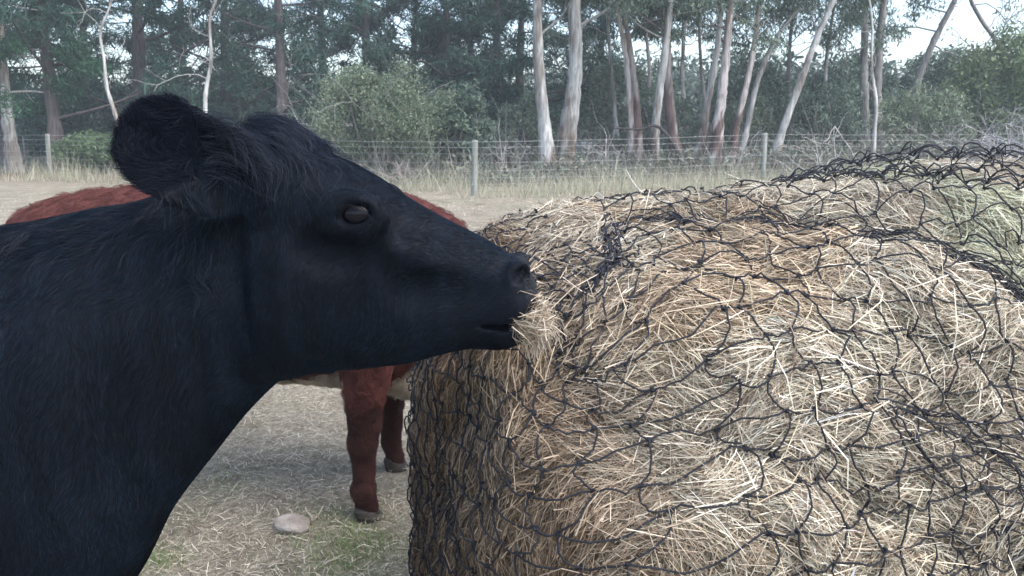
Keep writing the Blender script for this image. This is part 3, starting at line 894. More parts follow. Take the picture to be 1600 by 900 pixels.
    parts = [straw(95000, (0.03, 0.11), (0.0008, 0.0026), (0.0, 0.20), 61, 0.66, 0.003, segs=1),
             straw(82000, (0.03, 0.15), (0.0007, 0.0024), (0.0, 0.20), 62, 1.17, 0.009),
             straw(3500, (0.03, 0.10), (0.0008, 0.0022), (0.3, 1.6), 63, 1.2, 0.012),
             straw(7000, (0.018, 0.055), (0.0008, 0.0026), (0.5, 1.8), 65, 1.0, 0.006, wf=lambda c: w(c) * (((c - BL_O) @ BL_A) < 0.25)),
             straw(260, (0.08, 0.22), (0.0018, 0.0045), (0.0, 0.12), 64, 1.25, 0.016)]
    Vs, Fs, Cs = merge(parts)
    s = mesh_obj("straw", Vs, Fs, M_STRAW, root, smooth=False, col=Cs); s["kind"] = "stuff"
    return bvh


bale_bvh = build_bale()


def bale_hit(C, d, off):
    o = C + d * 2.0
    h = bale_bvh.ray_cast(Vector(o), Vector(-d), 3.0)
    if h[0] is None: return None
    nrm = np.array(h[1]); nrm = nrm if nrm @ d > 0 else -nrm
    return np.array(h[0]) + nrm * off


# ------------------------------------------------------------------ hay net drawn over the bale
def build_net():
    root = empty("hay_net", (0.5, 1.9, 1.3))
    tag(root, "black knotted rope net stretched over the round hay bale", "hay net")
    r = np.random.default_rng(71)
    NOFF = 0.015
    # columns: start on the ridge at axis position l, head out in plan direction; they run over the side and down
    cols = []
    for l in np.arange(BL_L - 0.05, 0.34, -0.066): cols.append((l, 0.0))                    # along the camera side
    for k, t in enumerate(np.linspace(0, 1, 7)[1:-1]): cols.append((0.34, t * 90))      # round the corner
    ncorner = len(cols)
    for s in np.arange(0.0, 1.06, 0.062): cols.append((s, -1.0))                        # down the left end, away from the camera
    nc = len(cols)
    nr = 37
    jit = r.normal(size=(nc, nr, 3))
    arcs = np.linspace(0.0, 1.0, nr)

    def pos(i, j, off):
        """surface point for fractional column i, row j"""
        i = min(max(i, 0), nc - 1.0)
        ii = int(i); f = i - ii; k2 = min(ii + 1, nc - 1)
        def base(k):
            l, tag_ = cols[k]
            if tag_ == -1.0:                              # left end: parallel, going away from the camera
                s = l
                C = BL_O + BL_A * 0.34 - BL_P * (0.33 - s * 0.85) + np.array([0, 0, BL_Z - 0.05])
                d = -BL_A.copy()
            else:
                C = BL_O + BL_A * l + np.array([0, 0, BL_Z])
                ang = math.radians(tag_)
                d = -BL_P * math.cos(ang) - BL_A * math.sin(ang)
                if tag_ > 0: C = C - BL_P * 0.33 * math.sin(ang)
            return C, d, l, tag_
        C1, d1, l1, g1 = base(ii); C2, d2, l2, g2 = base(k2)
        C = C1 * (1 - f) + C2 * f; d = d1 * (1 - f) + d2 * f; d /= np.linalg.norm(d)
        lref = (C - BL_O) @ BL_A
        psi = -0.62 + j * 0.091
        if d @ BL_A < -0.7: off = off * 0.75
        shift = 0.0
        if d @ BL_P < -0.5:
            shift = 0.26 * max(0.0, lref - 0.75)          # rows drop towards the right
            psi2 = psi + shift
            # rows crowd together where the net is gathered
            for (c0, wd, am) in ((float(gather(lref)), 0.16, 0.07), (1.15, 0.16, 0.08 * min(1, max(0, lref - 0.55) * 3))):
                x = (psi2 - c0) / wd
                psi2 -= am * x * math.exp(-x * x * 0.5)
            psi = psi2
        dd = d * math.sin(psi) + np.array([0, 0, math.cos(psi)])
        side = min(1.0, max(0.0, 1.15 * (1 + d @ BL_P)))          # 0 on the camera side, 1 once round the corner
        if side > 0:
            zj = BL_Z + 0.66 * math.cos(psi)                      # keep the row level as it goes round
            e = math.radians(75) * max(0.0, 1 - max(psi, 0.0) / 0.75)
            d2 = d * math.cos(e) + np.array([0, 0, math.sin(e)])
            C2 = np.array([C[0], C[1], zj - 0.36 * math.sin(e)])
            p1, p2 = bale_hit(C, dd, off), bale_hit(C2, d2, off)
            if p1 is None or p2 is None: return p2 if p1 is None else p1
            q3 = p1 * (1 - side) + p2 * side
            inner = BL_O + BL_A * 0.5 + np.array([0, 0, BL_Z])
            v3 = q3 - inner; v3 /= np.linalg.norm(v3)
            return bale_hit(inner, v3, off)
        p = bale_hit(C, dd, off)
        return p

    node = {}
    def npos(i, j):
        jj = jit[int(i), int(j)]
        zig = 0.17 * (1 if (int(i) + int(j)) % 2 else -1) + 0.05 * jj[0]
        if i >= ncorner - 1: zig *= 0.35
        return i + zig, j + 0.06 * jj[1]
    lo = lambda a: 0.006 + 0.012 * max(0, a)
    def loose(p):
        """how far the net stands off the hay here"""
        rel = p - BL_O; l = rel @ BL_A
        f = max(0.0, min(1.0, (l - 0.75) / 0.4)) * max(0.0, min(1.0, (p[2] - 1.22) / 0.10))
        return f
    def path(seq, amp_i=0.0, amp_j=0.0, per=6):
        pts = []
        for (a, b) in zip(seq[:-1], seq[1:]):
            A, B = np.array(npos(*a)), np.array(npos(*b))
            w = r.normal(size=2) * 0.028
            for t in np.linspace(0, 1, per, endpoint=False):
                s = math.sin(math.pi * t)
                q_ = A * (1 - t) + B * t + np.array([amp_i * s * (1 if (a[0] + a[1]) % 2 else -1) + w[0] * s, amp_j * s + w[1] * s])
                p = pos(q_[0], q_[1], NOFF + 0.010 * s * abs(w[0]) * 28)
                if p is None: continue
                lf = loose(p)
                if lf > 0: p = p + np.array([0, 0, 1.0]) * lf * (0.008 + 0.026 * (0.5 + 0.5 * math.sin(q_[0] * 1.9) * math.cos(q_[1] * 2.3)) + 0.012 * s)
                pts.append(p)
        return np.array(pts)
    knots = []
    for j in range(1, nr - 1):
        last = nc if (j % 2 == 0 and j > 9) else (ncorner + 4 if j > 6 else ncorner - 5)
        P = path([(i, j) for i in range(0, last)], 0.0, 0.10)
        if len(P) > 3:
            P = P + 0.0012 * r.normal(size=P.shape)
            tb = Tubes(); tb.add(P, 0.0019, 5); tb.obj("cord", M_NET, root)
    for i in range(0, nc):
        P = path([(i, j) for j in range(0 if i < ncorner - 5 else 5, nr)], 0.16 if i < ncorner - 1 else 0.07, 0.0)
        if len(P) > 3:
            P = P + 0.0012 * r.normal(size=P.shape)
            tb = Tubes(); tb.add(P, 0.0019, 5); tb.obj("cord", M_NET, root)
    # knots
    kV, kF = [], []
    # a knot: two interlocked short coils
    def knot_mesh():
        tb = Tubes()
        t = np.linspace(0, 2 * np.pi, 13)
        for ph, ax in ((0, 0), (1.2, 1)):
            a = np.stack([0.0046 * np.cos(t), 0.0034 * np.sin(t + ph), 0.0030 * np.sin(2 * t)], -1)
            if ax: a = a[:, [1, 2, 0]]
            tb.add(a, 0.0025, 5)
        for _ in range(2):
            d0 = rand_unit(1, r)[0] * 0.006
            tb.add(np.array([-d0 * 0.2, d0 * 0.5, d0]), [0.002, 0.0018, 0.001], 4)
        o = tb.obj("knot", M_NET); me = o.data; bpy.data.objects.remove(o); return me
    kms = [knot_mesh() for _ in range(4)]
    cand = []
    for i in range(nc):
        for j in range(1 if i < ncorner - 5 else 9, nr - 1, 1 if i < ncorner else 2):
            a = npos(i, j); p = pos(a[0], a[1], NOFF)
            if p is None: continue
            lf = loose(p)
            if lf > 0: p = p + np.array([0, 0, 1.0]) * lf * (0.008 + 0.026 * (0.5 + 0.5 * math.sin(a[0] * 1.9) * math.cos(a[1] * 2.3)))
            cand.append((np.linalg.norm(p - CAM), p))
    cand.sort(key=lambda c: c[0])
    loc = np.array(root.location)
    infr = [p for dd_, p in cand if abs(p[0]) < 0.72 * p[1] and p[2] > 0.4][:290]
    for p in infr:
        o = bpy.data.objects.new("knot", kms[int(r.integers(4))]); COL.objects.link(o); o.parent = root
        o.location = p - loc; o.rotation_euler = tuple(r.random(3) * 6.28); s = 0.62 + 0.25 * r.random(); o.scale = (s, s, s)
    rest = [p for dd_, p in cand if abs(p[0]) < 0.9 * p[1]]
    rest = [p for p in rest if not any(p is q_ for q_ in infr)]
    kc = np.empty(len(kms[0].vertices) * 3, np.float32); kms[0].vertices.foreach_get("co", kc); kc = kc.reshape(-1, 3) * 0.7
    kq = np.array([list(f.vertices) for f in kms[0].polygons])
    Vk = np.concatenate([kc @ np.array(Matrix.Rotation(r.random() * 6.28, 3, 'Y')) + p for p in rest]); Fk = np.concatenate([kq + k * len(kc) for k in range(len(rest))])
    o = mesh_obj("small_knots", Vk, Fk, M_NET, root); o["kind"] = "stuff"

    # gathered band: spare netting bunched along the top and down to the right
    def band(l0, l1, afn, wid, n, seed, rise=0.012):
        rr = np.random.default_rng(seed)
        for k in range(n):
            pts = []
            ph1, ph2 = rr.random(2) * 6.28; o0 = rr.normal() * wid
            f1 = 9 + 5 * rr.random()
            for t in np.linspace(0, 1, 60):
                l = l0 + (l1 - l0) * t
                a = afn(l) + o0 + wid * 0.9 * math.sin(f1 * l + ph1) + wid * 0.4 * math.sin(31 * l + ph2)
                C = BL_O + BL_A * (l + 0.012 * math.sin(23 * l + ph1)) + np.array([0, 0, BL_Z])
                d = -BL_P * math.sin(a) + np.array([0, 0, math.cos(a)])
                p = bale_hit(C, d, 0.014 + rise * (0.5 + 0.5 * math.sin(17 * l + ph2)) + 0.006 * rr.random())
                if p is not None: pts.append(p)
            if len(pts) > 4:
                tb = Tubes(); tb.add(np.array(pts), 0.0016, 5); tb.obj("cord", M_NET, root)
    g = gather
    band(0.45, 0.95, g, 0.050, 8, 81)
    band(0.70, 1.22, g, 0.055, 15, 82, 0.012)
    band(0.95, 1.20, g, 0.085, 9, 86, 0.012)
    band(0.64, 1.0, lambda l: 1.02 + 0.62 * (l - 0.64), 0.055, 7, 83, 0.008)
    band(0.72, 1.1, lambda l: 1.30 + 0.1 * l, 0.06, 3, 84, 0.008)


build_net()


# ------------------------------------------------------------------ hay in her mouth
def build_mouthful():
    r = np.random.default_rng(91)
    c = at(806, 492, BY - 0.02)
    n = 900
    P = c + r.normal(size=(n, 3)) * [0.006, 0.020, 0.005]
    D = np.array([0.85, 0.0, -0.05]) + r.normal(size=(n, 3)) * [0.15, 0.40, 0.45]
    c1 = palette([(0.54, 0.46, 0.35), (0.44, 0.36, 0.26), (0.64, 0.57, 0.46), (0.26, 0.20, 0.14)], n, r)
    L = 0.024 + 0.040 * r.random(n)
    part1 = ribbons(P, D, rand_unit(n, r), L, 0.0006 + 0.0010 * r.random(n), r.normal(size=n) * 0.35, c1, 3)
    n = 500
    c2 = at(838, 490, BY - 0.015)
    P = c2 + r.normal(size=(n, 3)) * [0.008, 0.015, 0.012]
    D = np.array([0.1, 0.02, -1.0]) + r.normal(size=(n, 3)) * [0.35, 0.3, 0.35]
    c3 = palette([(0.42, 0.36, 0.28), (0.30, 0.24, 0.18), (0.52, 0.46, 0.37)], n, r)
    part2 = ribbons(P, D, rand_unit(n, r), 0.02 + 0.045 * r.random(n), 0.0006 + 0.0010 * r.random(n), r.normal(size=n) * 0.2, c3, 3)
    V, Fq, C = merge([part1, part2])
    o = mesh_obj("hay_wisp", V, Fq, M_STRAW, None, smooth=False, col=C)
    tag(o, "tousled mouthful of pale hay hanging from the black cow's lips", "hay")


build_mouthful()


# ------------------------------------------------------------------ ground litter, grass, stones
def build_litter():
    r = np.random.default_rng(101)
    def scat(n, y0, y1, pw):
        y = (y0 ** pw + (y1 ** pw - y0 ** pw) * r.random(n)) ** (1 / pw)
        x = (r.random(n) * 2 - 1) * (0.75 * y + 0.5)
        return x, y
    parts = []
    for (n, y0, y1, Lr, Wr) in ((110000, 1.6, 6, (0.012, 0.085), (0.0006, 0.0030)), (46000, 5, 19, (0.03, 0.14), (0.003, 0.011))):
        x, y = scat(n, y0, y1, 0.6)
        keep = snoise(np.stack([x, y, 0 * x], -1), 3.0, 9, 2) + 0.9 * r.random(n) > -0.15
        x, y = x[keep], y[keep]; n = len(x)
        z = ground_z(x, y) + 0.003 + 0.012 * r.random(n) ** 2
        a = r.random(n) * 6.28
        D = np.stack([np.cos(a), np.sin(a), r.normal(size=n) * 0.14], -1)
        c = palette([(0.60, 0.55, 0.43), (0.68, 0.63, 0.52), (0.42, 0.37, 0.28), (0.26, 0.21, 0.15), (0.50, 0.47, 0.38)], n, r)
        Nn = np.array([0, 0, 1.0]) + 0.4 * rand_unit(n, r)
        parts.append(ribbons(np.stack([x, y, z], -1), D, Nn, Lr[0] + (Lr[1] - Lr[0]) * r.random(n) ** 2, Wr[0] + (Wr[1] - Wr[0]) * r.random(n) ** 2, r.normal(size=n) * 0.12, c, 2))
    V, Fq, C = merge(parts)
    o = mesh_obj("straw_litter", V, Fq, M_STRAW, None, smooth=False, col=C)
    tag(o, "pale broken straw trodden over the bare paddock floor", "straw", kind="stuff")
    # short green tufts
    P = []
    for (px, py, s, n) in ((560, 872, 0.10, 1500), (540, 850, 0.12, 700), (250, 880, 0.05, 350), (350, 760, 0.10, 200), (500, 830, 0.08, 260), (640, 600, 0.2, 100), (470, 620, 0.25, 200)):
        t = 1.5 / math.tan(PITCH + math.atan((py - 450) / F_PX)); c = at(px, py, t)
        P.append(np.column_stack([c[0] + r.normal(size=n) * s, c[1] + r.normal(size=n) * s * 1.2]))
    P = np.concatenate(P); n = len(P); z = ground_z(P[:, 0], P[:, 1])
    D = np.stack([r.normal(size=n) * 0.6, r.normal(size=n) * 0.6, 0.5 + r.random(n)], -1)
    c = palette([(0.12, 0.22, 0.06), (0.18, 0.30, 0.10), (0.22, 0.27, 0.12), (0.34, 0.34, 0.20)], n, r)
    V, Fq, C = ribbons(np.column_stack([P, z]), D, rand_unit(n, r), 0.015 + 0.03 * r.random(n), 0.0012 + 0.0014 * r.random(n), r.normal(size=n) * 0.25, c, 2, 0.2)
    o = mesh_obj("green_grass", V, Fq, M_LEAF, None, smooth=False, col=C)
    tag(o, "short green grass coming through the straw", "grass", kind="stuff")
    # tall dry grass on both sides of the fence
    n = 80000
    x = -34 + 66 * r.random(n); fy = fence_y(x)
    y = fy - 2.6 + np.abs(r.normal(size=n)) * 2.9
    left = x < -8
    keep = (~left | (r.random(n) < 0.35)) & ((y > fy - 1.5 - 1.1 * snoise(np.stack([x, y, 0 * x], -1), 1.5, 3, 2)))
    keep &= snoise(np.stack([x, y, 0 * x], -1), 1.1, 13, 2) + r.random(n) * 0.9 > -0.1
    x, y = x[keep], y[keep]; n = len(x); z = ground_z(x, y)
    D = np.stack([r.normal(size=n) * 0.28 + 0.08, r.normal(size=n) * 0.28, np.ones(n)], -1)
    Lh = (0.20 + 0.6 * r.random(n) ** 2) * (0.8 + 0.35 * snoise(np.stack([x, y, 0 * x], -1), 2.0, 15, 2))
    c = palette([(0.46, 0.44, 0.32), (0.56, 0.53, 0.41), (0.34, 0.34, 0.24), (0.28, 0.31, 0.21), (0.40, 0.36, 0.26)], n, r)
    V, Fq, C = ribbons(np.stack([x, y, z], -1), D, rand_unit(n, r), Lh, 0.006 + 0.012 * r.random(n), r.normal(size=n) * 0.2, c, 2, 0.15)
    o = mesh_obj("dry_grass", V, Fq, M_LEAF, None, smooth=False, col=C)
    tag(o, "long bleached grass growing through the wire fence", "grass", kind="stuff")


build_litter()


def stone(px, py, w, d, h, label, seed):
    r = np.random.default_rng(seed)
    t = 1.5 / math.tan(PITCH + math.atan((py - 450) / F_PX)); c = at(px, py, t); c[2] = 0
    nn, mm = 18, 26
    TH, PH = np.meshgrid(np.linspace(0, np.pi, nn), np.linspace(0, 2 * np.pi, mm, endpoint=False), indexing='ij')
    S = np.stack([np.sin(TH) * np.cos(PH), np.sin(TH) * np.sin(PH), np.cos(TH)], -1)
    # faceted: clip by random planes
    rad = np.ones(S.shape[:2])
    for _ in range(14):
        k = rand_unit(1, r)[0]; rad = np.minimum(rad, (0.52 + 0.34 * r.random()) / np.maximum(S @ k, 0.05))
    rad *= 1 + 0.09 * snoise(S, 5, seed, 3)
    V = (S * rad[..., None] * [w, d, h] + c + [0, 0, h * 0.30]).reshape(-1, 3)
    i, j = np.meshgrid(np.arange(nn - 1), np.arange(mm), indexing='ij')
    q = np.stack([i * mm + j, i * mm + (j + 1) % mm, (i + 1) * mm + (j + 1) % mm, (i + 1) * mm + j], -1).reshape(-1, 4)
    root = empty("stone", c); o = mesh_obj("stone", V, q, M_STONE, None)
    bpy.data.objects.remove(root)
    tag(o, label, "stone")


stone(455, 833, 0.100, 0.070, 0.055, "pale pinkish flat stone, largest on the straw by the hoof", 5)
stone(490, 765, 0.038, 0.030, 0.022, "small whitish stone lying in straw beyond the large one", 6)
stone(597, 812, 0.040, 0.035, 0.028, "greyish stone touching the red cow's front hoof", 8)


# ------------------------------------------------------------------ fence
def build_fence():
    root = empty("wire_fence", (-0.85, 18.2, 0))
    tag(root, "wire mesh stock fence on pale timber posts across the paddock edge", "fence")
    posts = [(-14.55, 25.6, 1.30, 'w'), (-0.845, 18.2, 1.22, 'w'), (6.45, 20.9, 1.36, 'w'), (16.4, 24.8, 1.35, 'w'), (-7.6, 21.8, 1.25, 'w'), (-24.5, 30.2, 1.3, 'w'), (-15.6, 26.1, 1.2, 's')]
    r = np.random.default_rng(111)
    for (x, y, h, k) in posts:
        tb = Tubes()
        a = 0.072 if k == 'w' else 0.03
        zz = np.array([-0.3, 0.0, 0.3, 0.7, h - 0.03, h, h + 0.001])
        P = np.stack([x + 0.02 * np.sin(zz * 2 + x), y + 0 * zz, zz], -1)
        tb.add(P, [a * 1.06, a * 1.03, a, a * 0.96, a * 0.95, a * 0.86, 0.001], 12)
        tb.obj("post", M_POST if k == 'w' else M_STEEL, root)
    xs_ = sorted([(p[0], p[1], p[2]) for p in posts if p[3] == 'w'])
    for h in (0.12, 0.24, 0.38, 0.54, 0.72, 0.92, 1.06, 1.19):
        tb = Tubes(); P = []
        for (a, b) in zip(xs_[:-1], xs_[1:]):
            for t in np.linspace(0, 1, 9)[:-1]:
                P.append([a[0] + (b[0] - a[0]) * t, a[1] + (b[1] - a[1]) * t - 0.09, h * (1 + (a[2] / 1.22 - 1) * (1 - t) + (b[2] / 1.22 - 1) * t) - 0.03 * math.sin(math.pi * t) + 0.004 * r.normal()])
        P.append([xs_[-1][0], xs_[-1][1] - 0.09, h])
        tb.add(np.array(P), 0.0034 if h > 1 else 0.0026, 5); tb.obj("wire", M_WIRE, root)
    tb = Tubes()
    for (a, b) in zip(xs_[:-1], xs_[1:]):
        L = math.hypot(b[0] - a[0], b[1] - a[1]); n = int(L / 0.30)
        for k in range(1, n):
            t = k / n; x, y = a[0] + (b[0] - a[0]) * t, a[1] + (b[1] - a[1]) * t - 0.09
            tb.add(np.array([[x, y, 0.10], [x + 0.01 * r.normal(), y, 0.5], [x, y, 0.92]]), 0.0014, 4)
    o = tb.obj("mesh_stays", M_WIRE, root); o["kind"] = "stuff"


build_fence()

# ------------------------------------------------------------------ trees
PAL_GUM = [(0.11, 0.165, 0.12), (0.15, 0.21, 0.15), (0.075, 0.125, 0.095), (0.21, 0.26, 0.19), (0.10, 0.15, 0.12)]
PAL_PINE = [(0.032, 0.080, 0.062), (0.045, 0.115, 0.085), (0.065, 0.145, 0.10), (0.025, 0.06, 0.05), (0.075, 0.11, 0.09)]
PAL_GREEN = [(0.035, 0.10, 0.055), (0.05, 0.14, 0.075), (0.07, 0.17, 0.09), (0.03, 0.08, 0.05)]
PAL_OLIVE = [(0.15, 0.21, 0.13), (0.20, 0.27, 0.17), (0.10, 0.155, 0.10), (0.27, 0.32, 0.22), (0.17, 0.19, 0.14)]
PAL_TWIG = [(0.22, 0.21, 0.20), (0.30, 0.28, 0.27), (0.16, 0.15, 0.14)]


def limb(r, tb, p, d, L, rad, depth, tips, col, wig=0.25, upb=0.1, kids=3, sides=5):
    n = 6; P = [p]; d = d / np.linalg.norm(d)
    for k in range(n):
        d = d + r.normal(size=3) * wig * 0.5 + np.array([0, 0, upb]) * 0.3; d /= np.linalg.norm(d)
        P.append(P[-1] + d * L / n)
    P = np.array(P)
    tb.add(P, np.linspace(rad, rad * 0.45, n + 1), max(3, sides), col)
    if depth == 0:
        tips.append(P[-1]); tips.append(P[3]); tips.append(P[5]); return
    for k in range(kids):
        i = int(r.integers(2, n + 1)); dd = d * 0.6 + r.normal(size=3) * 0.55 + [0, 0, upb]
        limb(r, tb, P[i], dd, L * (0.45 + 0.25 * r.random()), rad * 0.5, depth - 1, tips, col, wig, upb, kids, sides - 1)
    tips.append(P[-1])


def leaves(r, centres, per, spread, size, pal, droop=0.6, flat=0.7, asp=0.3):
    n = len(centres) * per
    c = np.repeat(centres, per, 0)
    sp = np.repeat(spread * (0.6 + 0.8 * r.random(len(centres))), per)
    P = c + rand_unit(n, r) * (sp * r.random(n) ** 0.5)[:, None] * [1, 1, flat]
    D = rand_unit(n, r); D[:, 2] -= droop
    L = size * (0.6 + 0.8 * r.random(n))
    cc = palette(pal, n, r, 0.12) * np.repeat(0.82 + 0.36 * r.random(len(centres)), per)[:, None]
    return ribbons(P, D, rand_unit(n, r), L, L * asp, r.normal(size=n) * 0.1, cc, 1)


def bark_col(kind, r):
    return {'gum': np.array([0.37, 0.37, 0.355]), 'gumred': np.array([0.34, 0.31, 0.295]), 'gumdark': np.array([0.24, 0.23, 0.22]), 'pine': np.array([0.085, 0.075, 0.075]), 'pale': np.array([0.40, 0.40, 0.38])}[kind] * (0.9 + 0.2 * r.random())


def trunk_mesh(r, tb, P, R, kind):
    """tapered trunk with streaked, patchy bark colours"""
    n0 = tb.n
    P = spline(P, 70); R = np.interp(np.linspace(0, 1, 70), np.linspace(0, 1, len(R)), R)
    R = R * (1 + 0.06 * r.normal(size=70))
    P = P + r.normal(size=P.shape) * R[:, None] * 0.05 * [1, 1, 0]
    sides = 12
    c = bark_col(kind, r)
    tb.add(P, R, sides, c)
    V = tb.V[-1]
    rough = 1 + 0.06 * snoise(V, 6 / max(R.mean(), .05), 3, 2)
    tb.V[-1] = np.repeat(P, sides, 0) + (V - np.repeat(P, sides, 0)) * rough[:, None]
    C = np.tile(c, (len(V), 1))
    s = snoise(V * [1, 1, 0.22], 11, int(r.integers(99)), 3)
    if kind in ('gum', 'gumred', 'pale'):
        C = np.where((s > 0.18)[:, None], C * [0.60, 0.54, 0.50], C); C = np.where((s < -0.35)[:, None], C * 1.18, C)
        if kind == 'gumred':
            low = (V[:, 2] < 2.4 + 0.8 * s)
            s2 = snoise(V * [1, 1, 0.12], 26, int(r.integers(99)), 2)
            C = np.where((low & (s2 < 0.3))[:, None], np.array([0.15, 0.105, 0.095]) * (1 + 0.4 * s[:, None]), C * 1.15)
        elif kind == 'gum':
            low = (V[:, 2] < 0.9 + 0.8 * s)
            C = np.where(low[:, None], C * [0.6, 0.52, 0.48], C)
    else:
        C = C * (1 + 0.35 * s[:, None])
    tb.C[-1] = np.clip(C, 0.02, 0.8)


def tree(name, label, cat, group, px, D, wpx, kind, pal, seed, crown=(4, 9.0, 2.2), per=70, size=0.10, nlimb=7, height=None, droop=0.7, spread=0.5, depth=1, lowlimb=2.2, flat=0.7, wig=0.25, upb=0.25, asp=0.3, limb_l=2.6, foliage_low=None):
    r = np.random.default_rng(seed)
    pts = [at(a, b, D) for a, b in px]; pts[0][2] = -0.1
    d = pts[-1] - pts[-2]; d /= np.linalg.norm(d)
    H = height or crown[1]
    p = pts[-1].copy()
    d2 = d.copy()
    while p[2] < H:
        d2 = d2 + [0, 0, 0.25]; d2 /= np.linalg.norm(d2)
        p = p + d2 * 1.3 + r.normal(size=3) * [0.12, 0.12, 0]; pts.append(p.copy())
    r0 = wpx / F_PX * D * 0.40
    root = empty(name, (pts[0][0], D, 0))
    tag(root, label, cat, group)
    zs_ = np.array([q[2] for q in pts]); Rr = r0 * np.clip(1.25 - (zs_ + 0.1) / (H + 1) * 1.15, 0.12, 1.25)
    P = np.array(pts)
    tb = Tubes(); trunk_mesh(r, tb, P, list(Rr * np.where(np.arange(len(Rr)) == 0, 1.35, 1)), kind)
    tb.obj("trunk", M_BARK, root)
    tb = Tubes(); tips = []
    Ps = spline(P, 60)
    for k in range(nlimb):
        z0 = lowlimb + (H - lowlimb) * (k + r.random() * 0.8) / nlimb
        i = int(np.argmin(abs(Ps[:, 2] - z0)))
        a = r.random() * 6.28
        rr = r0 * max(0.12, 0.8 - z0 / (H + 1) * 0.7) * 0.45
        limb(r, tb, Ps[i], np.array([math.cos(a), math.sin(a), upb + 0.2 * r.normal()]), limb_l * (0.7 + 0.6 * r.random()) * (1.15 - 0.5 * z0 / H), rr, depth, tips, bark_col(kind, r) * 0.9, wig, upb * 0.6)
    if tb.n: tb.obj("branches", M_BARK, root)
    if per and tips:
        tips = np.array(tips)
        if foliage_low: tips = tips[tips[:, 2] > foliage_low]
        V, Fq, C = leaves(r, tips, per, spread, size, pal, droop, flat, asp)
        o = mesh_obj("crown", V, Fq, M_LEAF, root, smooth=False, col=C)
    return root


GG = "pale-barked gum trees behind the fence"
gums = [
    ([(968, 270), (962, 190), (955, 110), (948, 0)], 31, 8, 'gum', "thin far gum left of the brown-footed pair"),
    ([(1008, 270), (1011, 190), (1015, 110), (1004, 0)], 30, 8, 'gumred', "thin far gum seen between the slim pair and the smooth white trunk"),
    ([(1074, 270), (1071, 190), (1066, 110), (1074, 0)], 31, 9, 'gum', "narrow far gum between the flaky brown trunk and the tilted white one"),
    ([(1100, 270), (1104, 190), (1096, 110), (1090, 0)], 32, 7, 'gumred', "very thin far gum crossing behind the tilted white trunk"),
    ([(1232, 270), (1236, 190), (1232, 110), (1240, 0)], 33, 9, 'gumdark', "narrow dark gum behind the slanting mottled trunk"),
    ([(1290, 265), (1296, 190), (1290, 110), (1304, 0)], 32, 8, 'gum', "narrow far gum between the slanting trunk and the dark pair"),
    ([(858, 276), (850, 190), (841, 90), (840, 0)], 24, 23, 'gum', "straight pale gum trunk, left of a thicker buttressed pair"),
    ([(880, 276), (888, 200), (899, 110), (898, 0)], 24.4, 30, 'gum', "thickest pale grey gum trunk, leaning right above its forked foot"),
    ([(986, 276), (985, 180), (978, 90), (962, 0)], 26, 12, 'gumred', "slim gum trunk bending left at the top, first of a close clump"),
    ([(998, 276), (996, 180), (986, 90), (972, 0)], 26.6, 13, 'gumred', "slim brown-footed gum close right of its twin in the clump"),
    ([(1020, 276), (1026, 180), (1038, 90), (1048, 0)], 25, 15, 'gum', "smooth white gum rising behind the dark crooked branch"),
    ([(1064, 276), (1052, 215), (1045, 150), (1040, 60), (1030, 0)], 27, 19, 'gumred', "flaky brown-barked gum with shedding strips beside the white one"),
    ([(1086, 276), (1102, 180), (1118, 95), (1128, 0)], 25.5, 13, 'gum', "slim white gum tilting right with brown blotched foot"),
    ([(1113, 276), (1124, 180), (1132, 110), (1142, 0)], 25, 18, 'gumred', "reddish-barked gum trunk peeling to cream above"),
    ([(1140, 276), (1150, 205), (1166, 135), (1180, 60), (1188, 0)], 26.3, 12, 'gumred', "thin kinked gum just left of the right-hand fence post"),
    ([(1150, 276), (1166, 205), (1186, 120), (1222, 45), (1262, 0)], 27.5, 11, 'gum', "thin gum whose long limb sweeps steeply up to the right"),
    ([(1203, 276), (1222, 205), (1248, 135), (1276, 60), (1302, 0)], 26, 14, 'gum', "slanting mottled gum beyond the fence post on the right"),
    ([(1352, 276), (1351, 190), (1350, 100), (1352, 0)], 30, 17, 'gumdark', "upright dark gum trunk against the white sky, left of a twin"),
    ([(1378, 276), (1370, 190), (1372, 100), (1382, 0)], 31, 19, 'gumdark', "dark gum trunk throwing a crooked bough to the right"),
    ([(1361, 276), (1367, 200), (1369, 160), (1362, 105), (1363, 40)], 24.5, 7, 'pale', "thin bone-white sapling in front of two dark gum trunks"),
    ([(1424, 262), (1430, 150), (1452, 80), (1492, 0)], 33, 15, 'gumdark', "dark gum leaning right into open sky"),
]
for k, (px, D, w, kind, lab) in enumerate(gums):
    thin = kind == 'pale'
    tree("gum_tree", lab, "gum tree", GG, px, D, w, kind, PAL_GUM, 200 + k, crown=(4, 9.5, 2.2), per=0 if thin else 105, size=0.125, nlimb=4 if thin else 9,
         height=6.5 if thin else 10.5, lowlimb=2.5 if thin else (4.0 if k < 11 else 4.2), spread=0.55, droop=1.1, asp=0.24, limb_l=1.2 if thin else 2.9, wig=0.45, upb=0.3)

